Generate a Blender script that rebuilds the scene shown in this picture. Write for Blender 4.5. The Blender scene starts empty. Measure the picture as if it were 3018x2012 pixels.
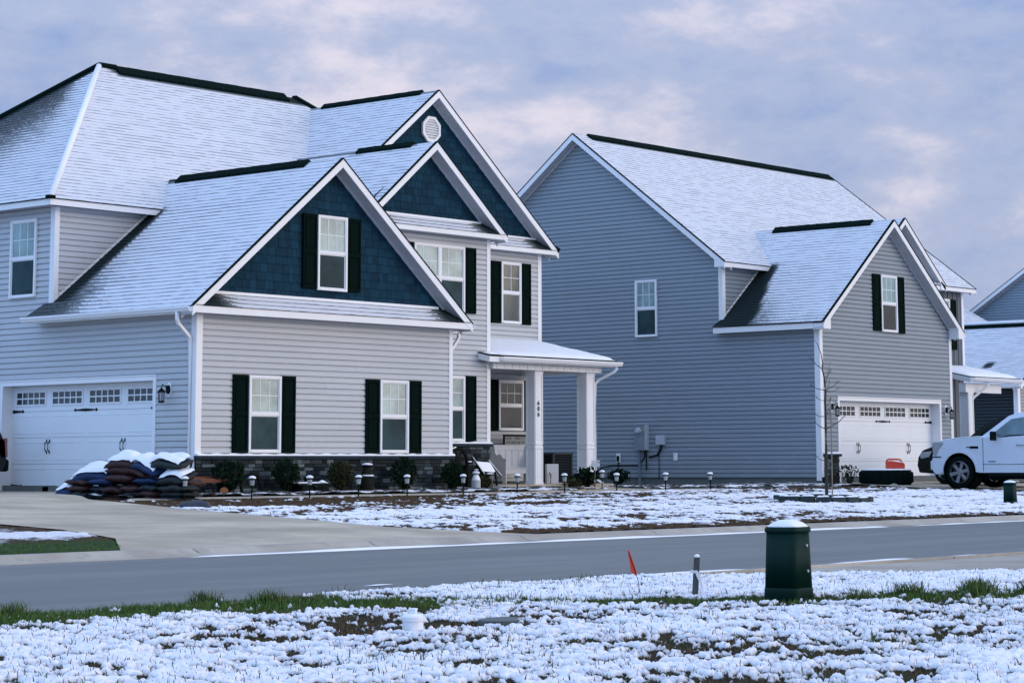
import bpy, bmesh, math, random
import numpy as np
from mathutils import Vector, Matrix
random.seed(7)
rng = np.random.default_rng(11)
sc = bpy.context.scene
COL = sc.collection
V = Vector
# ------------------------------------------------------------------ materials
def new_mat(name):
    m = bpy.data.materials.new(name); m.use_nodes = True
    nt = m.node_tree; b = nt.nodes['Principled BSDF']
    return m, nt, b
def N(nt, typ, **kw):
    n = nt.nodes.new(typ)
    for k, v in kw.items(): setattr(n, k, v)
    return n
def math_n(nt, op, a, b=None, c=None, clamp=False):
    n = nt.nodes.new('ShaderNodeMath'); n.operation = op; n.use_clamp = clamp
    for i, x in enumerate((a, b, c)):
        if x is None: continue
        if isinstance(x, (int, float)): n.inputs[i].default_value = x
        else: nt.links.new(x, n.inputs[i])
    return n.outputs[0]
def mixc(nt, fac, a, b):
    n = nt.nodes.new('ShaderNodeMix'); n.data_type = 'RGBA'
    for sock, x in ((n.inputs[0], fac), (n.inputs[6], a), (n.inputs[7], b)):
        if isinstance(x, (int, float)): sock.default_value = x
        elif isinstance(x, (tuple, list)): sock.default_value = (*x, 1) if len(x) == 3 else x
        else: nt.links.new(x, sock)
    return n.outputs[2]
def ramp(nt, src, p0, p1, smooth=True):
    n = nt.nodes.new('ShaderNodeMapRange'); n.interpolation_type = 'SMOOTHSTEP' if smooth else 'LINEAR'
    nt.links.new(src, n.inputs[0]); n.inputs[1].default_value = p0; n.inputs[2].default_value = p1
    return n.outputs[0]
def noise(nt, vec, scale, detail=4, rough=.55):
    n = nt.nodes.new('ShaderNodeTexNoise'); n.inputs['Scale'].default_value = scale
    n.inputs['Detail'].default_value = detail; n.inputs['Roughness'].default_value = rough
    if vec is not None: nt.links.new(vec, n.inputs['Vector'])
    return n.outputs['Fac']
def bump(nt, b, h, strength=.3, dist=.01):
    n = nt.nodes.new('ShaderNodeBump'); n.inputs['Strength'].default_value = strength; n.inputs['Distance'].default_value = dist
    nt.links.new(h, n.inputs['Height']); nt.links.new(n.outputs[0], b.inputs['Normal'])
def objco(nt):
    return nt.nodes.new('ShaderNodeTexCoord').outputs['Object']
def attr(nt, name):
    n = nt.nodes.new('ShaderNodeAttribute'); n.attribute_name = name; return n
_simple = {}
def mat(name, col, rough=.6, var=.12, scale=3., bmp=.0, spec=.5, metal=0., coat=0., tint=False, bscale=60.):
    """plain surface with mottling, a little dirt and an optional bump; tint = per-vertex brightness of single pieces"""
    if name in _simple: return _simple[name]
    m, nt, b = new_mat(name)
    co = objco(nt)
    f = noise(nt, co, scale, 6)
    d = tuple(max(0, c*(1-var*1.6)) for c in col); l = tuple(min(1, c*(1+var)) for c in col)
    c = mixc(nt, f, d, l)
    f2 = ramp(nt, noise(nt, co, scale*9, 3), .35, .75)
    c = mixc(nt, math_n(nt, 'MULTIPLY', f2, .35), c, tuple(x*(1-var) for x in col))
    if tint:
        a = attr(nt, 'tint').outputs['Fac']
        n = nt.nodes.new('ShaderNodeMix'); n.data_type = 'RGBA'; n.blend_type = 'MULTIPLY'; n.inputs[0].default_value = 1
        nt.links.new(c, n.inputs[6])
        cc = nt.nodes.new('ShaderNodeCombineColor')
        for i in range(3): nt.links.new(a, cc.inputs[i])
        nt.links.new(cc.outputs[0], n.inputs[7]); c = n.outputs[2]
    nt.links.new(c, b.inputs['Base Color'])
    b.inputs['Roughness'].default_value = rough; b.inputs['Metallic'].default_value = metal
    b.inputs['Specular IOR Level'].default_value = spec; b.inputs['Coat Weight'].default_value = coat
    if bmp: bump(nt, b, noise(nt, co, bscale, 3), bmp, .01)
    _simple[name] = m
    return m
M_TRIM = mat('white_vinyl_trim', (.80, .81, .83), .45, .05, 2.)
M_TRIM2 = mat('white_gutter_metal', (.80, .81, .83), .3, .05, 1.5)
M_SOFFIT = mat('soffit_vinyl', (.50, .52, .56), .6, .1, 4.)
def m_siding(name, col):
    """vinyl siding: every panel a shade apart, staggered lap seams, faint oil-canning and splash dirt near the ground"""
    m, nt, b = new_mat(name); geo = nt.nodes.new('ShaderNodeNewGeometry')
    sp = nt.nodes.new('ShaderNodeSeparateXYZ'); nt.links.new(geo.outputs['Position'], sp.inputs[0])
    row = math_n(nt, 'FLOOR', math_n(nt, 'DIVIDE', math_n(nt, 'SUBTRACT', sp.outputs[2], .03), .254))
    sxy = math_n(nt, 'ADD', sp.outputs[0], sp.outputs[1])
    a = math_n(nt, 'MULTIPLY_ADD', row, 1.37, sxy); q = math_n(nt, 'DIVIDE', a, 3.66)
    cv = nt.nodes.new('ShaderNodeCombineXYZ'); nt.links.new(math_n(nt, 'FLOOR', q), cv.inputs[0]); nt.links.new(row, cv.inputs[1])
    wn = nt.nodes.new('ShaderNodeTexWhiteNoise'); wn.noise_dimensions = '2D'; nt.links.new(cv.outputs[0], wn.inputs['Vector'])
    seam = math_n(nt, 'LESS_THAN', math_n(nt, 'FRACT', q), .0022)
    co = objco(nt); mot = noise(nt, co, .8, 5)
    k = math_n(nt, 'ADD', math_n(nt, 'MULTIPLY_ADD', wn.outputs['Value'], .055, .93), math_n(nt, 'MULTIPLY', mot, .08))
    cc = nt.nodes.new('ShaderNodeCombineColor')
    for n_ in range(3): nt.links.new(k, cc.inputs[n_])
    mx = nt.nodes.new('ShaderNodeMix'); mx.data_type = 'RGBA'; mx.blend_type = 'MULTIPLY'; mx.inputs[0].default_value = 1; mx.inputs[6].default_value = (*col, 1); nt.links.new(cc.outputs[0], mx.inputs[7])
    c = mixc(nt, math_n(nt, 'MULTIPLY', seam, .45), mx.outputs[2], tuple(x*.4 for x in col))
    dirt = math_n(nt, 'MULTIPLY', ramp(nt, math_n(nt, 'ADD', sp.outputs[2], math_n(nt, 'MULTIPLY', noise(nt, co, 2.5, 5), .9)), 1.25, .45), .22)
    c = mixc(nt, dirt, c, (col[0]*.55, col[1]*.52, col[2]*.46))
    nt.links.new(c, b.inputs['Base Color']); b.inputs['Roughness'].default_value = .5; b.inputs['Specular IOR Level'].default_value = .4
    mp = nt.nodes.new('ShaderNodeMapping'); nt.links.new(co, mp.inputs[0]); mp.inputs['Scale'].default_value = (1.1, 1.1, 6.)
    bump(nt, b, math_n(nt, 'ADD', noise(nt, mp.outputs[0], 1.2, 3), math_n(nt, 'MULTIPLY', noise(nt, co, 60, 2), .05)), .35, .03)
    return m
M_SIDE1 = m_siding('pale_vinyl_siding', (.485, .505, .53))
M_SIDE2 = m_siding('grey_vinyl_siding', (.25, .295, .335))
M_SIDE3 = m_siding('beige_vinyl_siding', (.33, .325, .32))
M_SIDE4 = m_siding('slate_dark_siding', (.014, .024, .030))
M_SIDE5 = m_siding('blue_grey_siding', (.24, .30, .36))
M_BATTEN = mat('board_and_batten', (.085, .105, .13), .6, .12, 1.2)
M_SHAKE = mat('blue_shakes', (.008, .040, .070), .8, .25, 5., .25, .1, tint=True, bscale=45)
M_SHUT = mat('dark_shutter', (.0012, .0085, .0068), .7, .25, 3., .05, .03)
M_DOOR = mat('garage_door_white', (.78, .81, .85), .42, .05, 1.3, .05)
M_IRON = mat('black_iron', (.003, .008, .009), .6, .3, 8., 0, .1)
M_STONE = mat('ledge_stone', (.062, .080, .088), .9, .45, 6., .6, .1, tint=True, bscale=30)
M_LEDGE = mat('stone_ledge', (.028, .042, .058), .9, .35, 5., .4, .08)
M_SHINGLE = mat('dark_shingle', (.003, .012, .011), .95, .4, 14., .5, .04)
M_FOUND = mat('foundation_concrete', (.12, .14, .135), .9, .3, 3., .3)
M_PLASTIC_G = mat('dark_green_plastic', (.0016, .021, .0155), .55, .25, 4., .05, .12)
M_BLACK = mat('black_plastic', (.003, .008, .008), .6, .3, 6., 0, .1)
M_RUBBER = mat('tyre_rubber', (.003, .009, .008), .9, .3, 8., .2, .06)
M_GREYPL = mat('grey_utility_metal', (.20, .25, .29), .45, .12, 4.)
M_LIGHTGREY = mat('light_grey_box', (.46, .50, .56), .5, .1, 4.)
M_WHITEWOOD = mat('white_painted_wood', (.62, .65, .68), .55, .12, 5., .1)
M_RED = mat('red_plastic', (.60, .045, .012), .4, .12, 6.)
M_FLAG = mat('red_flag_vinyl', (.75, .05, .02), .5, .1, 8.)
M_PVC = mat('white_pvc', (.78, .80, .83), .35, .06, 6.)
M_PIPE = mat('grey_pvc_conduit', (.12, .17, .21), .5, .1, 4.)
M_WOODOLD = mat('weathered_dark_wood', (.018, .018, .014), .9, .4, 8., .4, .1)
M_WOODRED = mat('reddish_wood', (.16, .055, .025), .8, .35, 7., .3)
M_LOGEND = mat('log_end', (.30, .12, .045), .8, .3, 14., .3)
M_RUST = mat('old_iron', (.008, .011, .010), .85, .5, 9., .3, .1)
M_BARK = mat('bark', (.045, .04, .032), .9, .35, 25., .4)
M_BAMBOO = mat('bare_stake_wood', (.22, .19, .13), .75, .25, 14.)
M_LEAF = mat('evergreen_leaf', (.006, .020, .010), .8, .5, 9., 0, .1, tint=True)
M_LEAFO = mat('olive_leaf', (.030, .036, .014), .8, .45, 9., 0, .1, tint=True)
M_BAGBROWN = mat('brown_mulch_bag', (.060, .024, .022), .5, .6, 15., .15, .2, tint=True)
M_BAGBLUE = mat('blue_mulch_bag', (.008, .034, .105), .5, .6, 10., .15, .2, tint=True)
M_BAGDARK = mat('dark_mulch_bag', (.016, .026, .030), .5, .6, 12., .15, .2, tint=True)
M_TRUCK = mat('white_car_paint', (.62, .70, .80), .22, .05, 1.2, 0, .5, 0, .7)
M_CARBLACK = mat('black_car_paint', (.003, .007, .008), .3, .2, 2., 0, .25, 0, .1)
M_ALU = mat('wheel_alloy', (.34, .38, .42), .35, .15, 9., 0, .5, .7)
M_DARKALU = mat('wheel_dark', (.02, .025, .03), .4, .2, 9., 0, .5, .5)
M_LAMPRED = mat('tail_lamp_red', (.20, .035, .035), .15, .2, 12., 0, .6, 0, .8)
M_LAMPCLR = mat('lamp_clear', (.35, .38, .42), .12, .25, 20., 0, .6, 0, .8)
M_ROCK = mat('pale_rock', (.30, .31, .30), .9, .3, 9., .4)
M_BLOCK = mat('edging_concrete', (.035, .05, .055), .9, .3, 8., .4)
M_STAKE = mat('stake_grey_wood', (.075, .085, .085), .85, .3, 20., .3)
M_RIBBON = mat('white_ribbon', (.80, .78, .80), .5, .06, 9.)
M_FROST = mat('frosted_lamp_plastic', (.36, .40, .42), .3, .2, 18.)
M_AC = mat('condenser_metal', (.030, .040, .042), .55, .2, 6.)
M_TARP = mat('dark_tarp', (.02, .03, .045), .5, .3, 7.)
M_GALV = mat('milk_can_paint', (.42, .46, .48), .5, .15, 6.)

def m_snow(name='snow', col=(.84, .86, .90), bs=9., strength=.35):
    m, nt, b = new_mat(name)
    co = objco(nt); h = noise(nt, co, bs, 6)
    nt.links.new(mixc(nt, h, tuple(c*.93 for c in col), tuple(min(.93, c*1.04) for c in col)), b.inputs['Base Color'])
    b.inputs['Roughness'].default_value = .75; b.inputs['Specular IOR Level'].default_value = .2
    bump(nt, b, h, strength, .04)
    return m
M_SNOW = m_snow()
M_SNOWF = m_snow('snow_fine', (.86, .87, .90), 22., .3)

def m_roof():
    """shingle courses under thin snow: the butt edges stay bare as broken dashes; attribute 'bare' = how much has slid or melted off"""
    m, nt, b = new_mat('snowy_shingle_roof')
    uv = nt.nodes.new('ShaderNodeUVMap').outputs[0]
    s = nt.nodes.new('ShaderNodeSeparateXYZ'); nt.links.new(uv, s.inputs[0])
    u, v = s.outputs[0], s.outputs[1]
    row = math_n(nt, 'FLOOR', v); t = math_n(nt, 'FRACT', v)
    cv = nt.nodes.new('ShaderNodeCombineXYZ')
    nt.links.new(math_n(nt, 'MULTIPLY', u, 1.0), cv.inputs[0]); nt.links.new(math_n(nt, 'MULTIPLY', row, 3.17), cv.inputs[1])
    dash = ramp(nt, noise(nt, cv.outputs[0], 1.9, 2), .40, .66)
    co = objco(nt)
    patch = ramp(nt, noise(nt, co, .55, 4), .30, .72)
    bare = attr(nt, 'bare').outputs['Fac']
    fine = math_n(nt, 'SUBTRACT', noise(nt, co, 17, 4), .5)
    w = math_n(nt, 'MULTIPLY', dash, .30)
    w = math_n(nt, 'MULTIPLY', w, math_n(nt, 'MULTIPLY_ADD', patch, .5, .55))
    w = math_n(nt, 'MULTIPLY', w, math_n(nt, 'MULTIPLY_ADD', bare, 2.2, 1.05, True))
    bn = math_n(nt, 'MULTIPLY_ADD', fine, .38, bare)
    bsm = ramp(nt, bn, .10, .80)
    w = math_n(nt, 'ADD', w, math_n(nt, 'MULTIPLY', bsm, 1.35))
    w = math_n(nt, 'ADD', w, math_n(nt, 'MULTIPLY', fine, .10))
    diff = math_n(nt, 'SUBTRACT', w, t)
    dark = ramp(nt, diff, -.06, .10)
    thin = math_n(nt, 'MULTIPLY_ADD', bsm, .52, .46)          # thin snow still veils the dashes
    dark = math_n(nt, 'MULTIPLY', dark, thin)
    sn = mixc(nt, noise(nt, co, 2.2, 5), (.60, .625, .68), (.71, .725, .765))
    sh = mixc(nt, noise(nt, co, 40, 3), (.002, .009, .009), (.007, .020, .021))
    nt.links.new(mixc(nt, dark, sn, sh), b.inputs['Base Color'])
    b.inputs['Roughness'].default_value = .85; b.inputs['Specular IOR Level'].default_value = .05
    h = math_n(nt, 'MULTIPLY_ADD', dark, -.7, noise(nt, co, 13, 5))
    bump(nt, b, h, .45, .03)
    return m
M_ROOF = m_roof()

def m_glass(name, base, stripe=0., rough=.06, spec=.5):
    m, nt, b = new_mat(name)
    co = objco(nt); c = mixc(nt, ramp(nt, noise(nt, co, 1.6, 4), .3, .7), tuple(x*.6 for x in base), tuple(min(1, x*1.2) for x in base))
    if stripe:
        sp = nt.nodes.new('ShaderNodeSeparateXYZ'); nt.links.new(co, sp.inputs[0])
        f = math_n(nt, 'FRACT', math_n(nt, 'MULTIPLY', sp.outputs[2], 20.))
        c = mixc(nt, math_n(nt, 'MULTIPLY', ramp(nt, f, .75, .95), stripe), c, tuple(x*.35 for x in base))
    nt.links.new(c, b.inputs['Base Color'])
    b.inputs['Roughness'].default_value = rough; b.inputs['IOR'].default_value = 1.5; b.inputs['Specular IOR Level'].default_value = spec
    bump(nt, b, noise(nt, co, 1.7, 2), .04, .02)
    return m
M_GLASSB = m_glass('glass_over_blind', (.24, .36, .36), .25)
M_GLASSD = m_glass('glass_with_screen', (.028, .058, .066), .12, .5, .12)
M_GLASSK = m_glass('dark_glass', (.008, .016, .018), 0, .06)
M_GLASSS = m_glass('frosted_car_glass', (.14, .22, .26), 0, .3)
M_GLASSU = m_glass('glass_dim_blind', (.03, .05, .055), .6)

def m_lawn(near):
    """turf with lying snow; masks 'snow' and 'green' are where snow lies and which grass grows"""
    m, nt, b = new_mat('snowy_lawn_near' if near else 'snowy_lawn_far')
    co = objco(nt)
    f1 = noise(nt, co, 15 if near else 9, 7, .72)
    f2 = noise(nt, co, 9 if near else 5, 5)
    s = attr(nt, 'snow').outputs['Fac']; g = attr(nt, 'green').outputs['Fac']
    mask = math_n(nt, 'ADD', s, math_n(nt, 'MULTIPLY', math_n(nt, 'SUBTRACT', f1, .5), .9 if near else 1.1))
    mask = ramp(nt, mask, .42, .58)
    br = mixc(nt, f2, (.028, .018, .011), (.125, .058, .032)) if not near else mixc(nt, f2, (.018, .022, .012), (.075, .058, .034))
    gr = mixc(nt, f2, (.012, .036, .008), (.045, .095, .018))
    gcol = mixc(nt, g, br, gr)
    gcol = mixc(nt, math_n(nt, 'MULTIPLY', f1, .6), gcol, (.008, .012, .008))
    sn = mixc(nt, ramp(nt, math_n(nt, 'ADD', s, math_n(nt, 'MULTIPLY', f1, .4)), .6, 1.15), (.46, .47, .50), (.84, .84, .88))
    nt.links.new(mixc(nt, mask, gcol, sn), b.inputs['Base Color'])
    b.inputs['Roughness'].default_value = .85; b.inputs['Specular IOR Level'].default_value = .12
    bump(nt, b, math_n(nt, 'MULTIPLY_ADD', mask, .6, f1), .6, .02 if near else .03)
    return m
M_LAWNN = m_lawn(True); M_LAWNF = m_lawn(False)

def m_blade(name):
    m, nt, b = new_mat(name)
    a = attr(nt, 'tint'); g = attr(nt, 'green')
    c = mixc(nt, g.outputs['Fac'], mixc(nt, a.outputs['Fac'], (.025, .018, .011), (.17, .095, .052)), mixc(nt, a.outputs['Fac'], (.018, .052, .011), (.10, .20, .034)))
    nt.links.new(c, b.inputs['Base Color']); b.inputs['Roughness'].default_value = .7; b.inputs['Specular IOR Level'].default_value = .2
    return m
M_BLADE = m_blade('grass_blade')

def m_concrete(name, col, spot, scale=.6):
    m, nt, b = new_mat(name)
    co = objco(nt)
    c = mixc(nt, ramp(nt, noise(nt, co, scale, 7, .6), .3, .75), tuple(x*.62 for x in col), tuple(x*1.15 for x in col))
    c = mixc(nt, math_n(nt, 'MULTIPLY', ramp(nt, noise(nt, co, 2.2, 7, .72), .50, .66), .6), c, spot)
    c = mixc(nt, math_n(nt, 'MULTIPLY', noise(nt, co, 60, 2), .3), c, tuple(x*.6 for x in col))
    nt.links.new(c, b.inputs['Base Color'])
    b.inputs['Roughness'].default_value = .75; b.inputs['Specular IOR Level'].default_value = .3
    bump(nt, b, noise(nt, co, 90, 3), .25, .006)
    return m
M_CONC = m_concrete('driveway_concrete', (.53, .455, .345), (.42, .36, .28))
M_CURB = m_concrete('curb_concrete', (.46, .42, .36), (.22, .215, .185), 1.1)

def m_asphalt():
    m, nt, b = new_mat('wet_asphalt')
    co = objco(nt)
    mp = nt.nodes.new('ShaderNodeMapping'); nt.links.new(co, mp.inputs[0]); mp.inputs['Scale'].default_value = (.12, 1.1, 1)
    band = ramp(nt, noise(nt, mp.outputs[0], .9, 5), .35, .68)
    c = mixc(nt, band, (.098, .112, .112), (.152, .162, .156))
    mp2 = nt.nodes.new('ShaderNodeMapping'); nt.links.new(co, mp2.inputs[0]); mp2.inputs['Scale'].default_value = (.4, 2.2, 1)
    c = mixc(nt, math_n(nt, 'MULTIPLY', ramp(nt, noise(nt, mp2.outputs[0], 1.6, 5), .5, .62), .35), c, (.085, .095, .115))
    c = mixc(nt, math_n(nt, 'MULTIPLY', ramp(nt, noise(nt, co, 70, 2), .58, .8), .5), c, (.26, .27, .28))
    nt.links.new(c, b.inputs['Base Color'])
    b.inputs['Roughness'].default_value = .55; b.inputs['Specular IOR Level'].default_value = .4
    bump(nt, b, noise(nt, co, 80, 2), .35, .006)
    return m
M_ROAD = m_asphalt()
def m_mulch():
    m, nt, b = new_mat('mulch_with_snow')
    co = objco(nt); f = noise(nt, co, 26, 5, .7)
    mp = nt.nodes.new('ShaderNodeMapping'); nt.links.new(co, mp.inputs[0]); mp.inputs['Scale'].default_value = (.8, 1.5, 1)
    s = math_n(nt, 'ADD', noise(nt, mp.outputs[0], 2.1, 4), math_n(nt, 'MULTIPLY', math_n(nt, 'SUBTRACT', f, .5), .5))
    k = attr(nt, 'snow').outputs['Fac']
    s = ramp(nt, math_n(nt, 'ADD', s, k), .54, .62)
    c = mixc(nt, f, (.004, .010, .008), (.035, .030, .022))
    nt.links.new(mixc(nt, s, c, (.82, .84, .88)), b.inputs['Base Color']); b.inputs['Roughness'].default_value = .9
    bump(nt, b, math_n(nt, 'ADD', f, s), .7, .03)
    return m
M_MULCH = m_mulch()
# ------------------------------------------------------------------ mesh building
class MB:
    def __init__(s): s.v = []; s.f = []; s.uv = {}; s.at = {}; s.mi = []; s.mats = []; s.smooth = False
    def face(s, pts, uv=None, at=None, mi=0):
        i = len(s.v); s.v.extend([tuple(p) for p in pts]); s.f.append(list(range(i, i+len(pts)))); s.mi.append(mi)
        if uv is not None: s.uv[len(s.f)-1] = uv
        if at is not None:
            for k, vals in at.items():
                a = s.at.setdefault(k, {})
                for j in range(len(pts)): a[i+j] = vals if isinstance(vals, (int, float)) else vals[j]
    def grid(s, verts, faces, at=None, mi=0):
        i = len(s.v); s.v.extend([tuple(p) for p in verts]); s.f.extend([[i+k for k in f] for f in faces]); s.mi.extend([mi]*len(faces))
        if at is not None:
            for k, vals in at.items():
                a = s.at.setdefault(k, {})
                for j in range(len(verts)): a[i+j] = vals if isinstance(vals, (int, float)) else vals[j]
    def box(s, c, d, rot=None, at=None, mi=0, taper=1.):
        hx, hy, hz = d[0]/2, d[1]/2, d[2]/2
        P = [(-hx, -hy, -hz), (hx, -hy, -hz), (hx, hy, -hz), (-hx, hy, -hz), (-hx*taper, -hy*taper, hz), (hx*taper, -hy*taper, hz), (hx*taper, hy*taper, hz), (-hx*taper, hy*taper, hz)]
        P = [V(p) for p in P]
        if rot is not None: P = [rot @ p for p in P]
        P = [p+V(c) for p in P]
        s.grid(P, [(0, 3, 2, 1), (4, 5, 6, 7), (0, 1, 5, 4), (1, 2, 6, 5), (2, 3, 7, 6), (3, 0, 4, 7)], at, mi)
    def ext(s, pts, vec, mi=0, at=None):
        """prism: polygon pts swept by vec"""
        n = len(pts); vec = V(vec); a = [V(p) for p in pts]; b = [p+vec for p in a]
        s.grid(a+b, [list(range(n))[::-1], list(range(n, 2*n))]+[(i, (i+1) % n, n+(i+1) % n, n+i) for i in range(n)], at, mi)
    def tube(s, pts, r, seg=8, caps=True, mi=0, at=None, sq=False):
        pts = [V(p) for p in pts]; rr = r if isinstance(r, (list, tuple)) else [r]*len(pts)
        rings = []; up0 = V((0, 0, 1))
        for i, p in enumerate(pts):
            t = (pts[min(i+1, len(pts)-1)]-pts[max(i-1, 0)]).normalized()
            a = t.cross(up0)
            if a.length < 1e-3: a = t.cross(V((1, 0, 0)))
            a.normalize(); b = t.cross(a)
            rings.append([p+(a*math.cos(2*math.pi*k/seg+(math.pi/4 if sq else 0))+b*math.sin(2*math.pi*k/seg+(math.pi/4 if sq else 0)))*rr[i] for k in range(seg)])
        vs = [q for rg in rings for q in rg]; fs = []
        for i in range(len(pts)-1):
            for k in range(seg): fs.append((i*seg+k, i*seg+(k+1) % seg, (i+1)*seg+(k+1) % seg, (i+1)*seg+k))
        if caps: fs.append(list(range(seg))[::-1]); fs.append([len(vs)-seg+k for k in range(seg)])
        s.grid(vs, fs, at, mi)
    def lathe(s, c, prof, seg=20, mi=0, axis='z', at=None, sc=(1, 1), caps=True):
        vs = []; fs = []; c = V(c)
        for (r, z) in prof:
            for k in range(seg):
                a = 2*math.pi*k/seg; x, y = r*math.cos(a)*sc[0], r*math.sin(a)*sc[1]
                vs.append(c+(V((x, y, z)) if axis == 'z' else V((z, x, y)) if axis == 'x' else V((x, z, y))))
        for i in range(len(prof)-1):
            for k in range(seg): fs.append((i*seg+k, i*seg+(k+1) % seg, (i+1)*seg+(k+1) % seg, (i+1)*seg+k))
        if caps: fs.append(list(range(seg))[::-1]); fs.append([len(vs)-seg+k for k in range(seg)])
        s.grid(vs, fs, at, mi)
    def build(s, name, material, parent=None, bevel=0., smooth=False, subdiv=0, origin=None, weld=False):
        off = V((0, 0, 0))
        if origin is not None: off = V(origin)
        elif parent is not None:
            p = parent
            while p is not None:
                off = off+p.location; p = p.parent
        me = bpy.data.meshes.new(name)
        me.from_pydata([(x-off[0], y-off[1], z-off[2]) for x, y, z in s.v], [], s.f)
        for m in (material if isinstance(material, (list, tuple)) else [material]): me.materials.append(m)
        me.polygons.foreach_set('material_index', s.mi)
        if s.uv:
            ul = me.uv_layers.new(name='UVMap'); buf = np.zeros(len(me.loops)*2, np.float32)
            for p in me.polygons:
                q = s.uv.get(p.index)
                if q:
                    for j, li in enumerate(p.loop_indices): buf[2*li], buf[2*li+1] = q[j]
            ul.data.foreach_set('uv', buf)
        for k, d in s.at.items():
            a = me.attributes.new(k, 'FLOAT', 'POINT'); buf = np.zeros(len(s.v), np.float32)
            for i, x in d.items(): buf[i] = x
            a.data.foreach_set('value', buf)
        if smooth or s.smooth: me.polygons.foreach_set('use_smooth', [True]*len(me.polygons))
        o = bpy.data.objects.new(name, me); COL.objects.link(o)
        if parent is not None: o.parent = parent
        elif origin is not None: o.location = off
        if weld: o.modifiers.new('w', 'WELD').merge_threshold = .0005
        if bevel:
            b = o.modifiers.new('b', 'BEVEL'); b.width = bevel; b.segments = 2; b.limit_method = 'ANGLE'
        if subdiv:
            b = o.modifiers.new('s', 'SUBSURF'); b.levels = subdiv; b.render_levels = subdiv
        return o
def tag(o, label, cat, group=None):
    o['label'] = label; o['category'] = cat
    if group: o['group'] = group
    return o
def thing(name, label, cat, loc=(0, 0, 0), group=None, rz=0.):
    o = bpy.data.objects.new(name, None); COL.objects.link(o); o.location = loc; o.rotation_euler = (0, 0, rz)
    o.empty_display_size = .2
    return tag(o, label, cat, group)
def structure(o): o['kind'] = 'structure'; return o
def stuff(o): o['kind'] = 'stuff'; return o
def copy_tree(o, parent=None):
    c = o.copy(); COL.objects.link(c)
    if parent is not None: c.parent = parent
    for ch in list(o.children): copy_tree(ch, c)
    return c

class Plane:
    """a vertical wall plane: s along u, z up, d outwards"""
    def __init__(s, P0, u, n): s.P0, s.u, s.n = V(P0), V(u), V(n)
    def pt(s, a, z, d=0.): return s.P0+s.u*a+V((0, 0, z))+s.n*d
    def box(s, mb, a0, a1, z0, z1, d0, d1, mi=0, at=None):
        P = [s.pt(a, z, d) for d in (d0, d1) for z in (z0, z1) for a in (a0, a1)]
        mb.grid(P, [(0, 1, 3, 2), (4, 6, 7, 5), (0, 2, 6, 4), (1, 5, 7, 3), (0, 4, 5, 1), (2, 3, 7, 6)], at, mi)
    def poly(s, mb, pts, d0, d1, mi=0, at=None):
        mb.ext([s.pt(a, z, d0) for a, z in pts], s.n*(d1-d0), mi, at)
def Front(y): return Plane((0, y, 0), (1, 0, 0), (0, -1, 0))
def Back(y): return Plane((0, y, 0), (-1, 0, 0), (0, 1, 0))
def Left(x): return Plane((x, 0, 0), (0, -1, 0), (-1, 0, 0))    # s = -y
def Right(x): return Plane((x, 0, 0), (0, 1, 0), (1, 0, 0))

def crossings(loops, b):
    xs = []
    for L in loops:
        for i in range(len(L)):
            (a1, b1), (a2, b2) = L[i], L[(i+1) % len(L)]
            if (b1 <= b) != (b2 <= b): xs.append(a1+(b-b1)/(b2-b1)*(a2-a1))
    xs.sort(); return xs
def strips(mb, P0, u, v, n, loops, course, prof, cell=None, att=None, uvon=False, phase=0., tint=None):
    """cover a polygon with horizontal courses of the given profile"""
    P0, u, v, n = V(P0), V(u), V(v), V(n)
    bs = [b for L in loops for _, b in L]; lo, hi = min(bs), max(bs)
    i0 = math.floor((lo-phase)/course); i1 = math.ceil((hi-phase)/course)
    def off(t):
        for (ta, oa), (tb, ob) in zip(prof, prof[1:]):
            if tb > ta and ta <= t <= tb: return oa+(ob-oa)*(t-ta)/(tb-ta)
        return prof[-1][1]
    for i in range(i0, i1):
        base = phase+i*course
        cuts = sorted(set([t for t, _ in prof]+[min(1, max(0, (b-base)/course)) for b in bs if base < b < base+course]))
        # underside lip
        b = base
        if lo < b < hi and prof[0][0] == prof[1][0] == 0:
            xs = crossings(loops, b+1e-5)
            for k in range(0, len(xs)-1, 2):
                a0, a1 = xs[k], xs[k+1]
                q = [P0+u*a0+v*b+n*prof[0][1], P0+u*a1+v*b+n*prof[0][1], P0+u*a1+v*b+n*prof[1][1], P0+u*a0+v*b+n*prof[1][1]]
                mb.face(q, [(a0, i+.02), (a1, i+.02), (a1, i+.03), (a0, i+.03)] if uvon else None, {k2: fn(q) for k2, fn in att.items()} if att else None)
        for t0, t1 in zip(cuts, cuts[1:]):
            if t1-t0 < 1e-6: continue
            b0, b1 = base+t0*course, base+t1*course
            if b1 <= lo or b0 >= hi: continue
            x0, x1 = crossings(loops, b0+1e-5), crossings(loops, b1-1e-5)
            if len(x0) != len(x1): continue
            o0, o1 = off(t0+1e-9), off(t1-1e-9)
            for k in range(0, len(x0)-1, 2):
                nc = 1 if not cell else max(1, int(math.ceil(max(x0[k+1]-x0[k], x1[k+1]-x1[k])/cell)))
                for c in range(nc):
                    f0, f1 = c/nc, (c+1)/nc
                    A0 = x0[k]+(x0[k+1]-x0[k])*f0; A1 = x0[k]+(x0[k+1]-x0[k])*f1
                    B0 = x1[k]+(x1[k+1]-x1[k])*f0; B1 = x1[k]+(x1[k+1]-x1[k])*f1
                    q = [P0+u*A0+v*b0+n*o0, P0+u*A1+v*b0+n*o0, P0+u*B1+v*b1+n*o1, P0+u*B0+v*b1+n*o1]
                    uv = [(A0, i+t0), (A1, i+t0), (B1, i+t1), (B0, i+t1)] if uvon else None
                    mb.face(q, uv, {k2: fn(q) for k2, fn in att.items()} if att else None)
SIDING = [(0, -.010), (0, .026), (.60, .023), (.78, .004), (1, -.010)]
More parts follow.
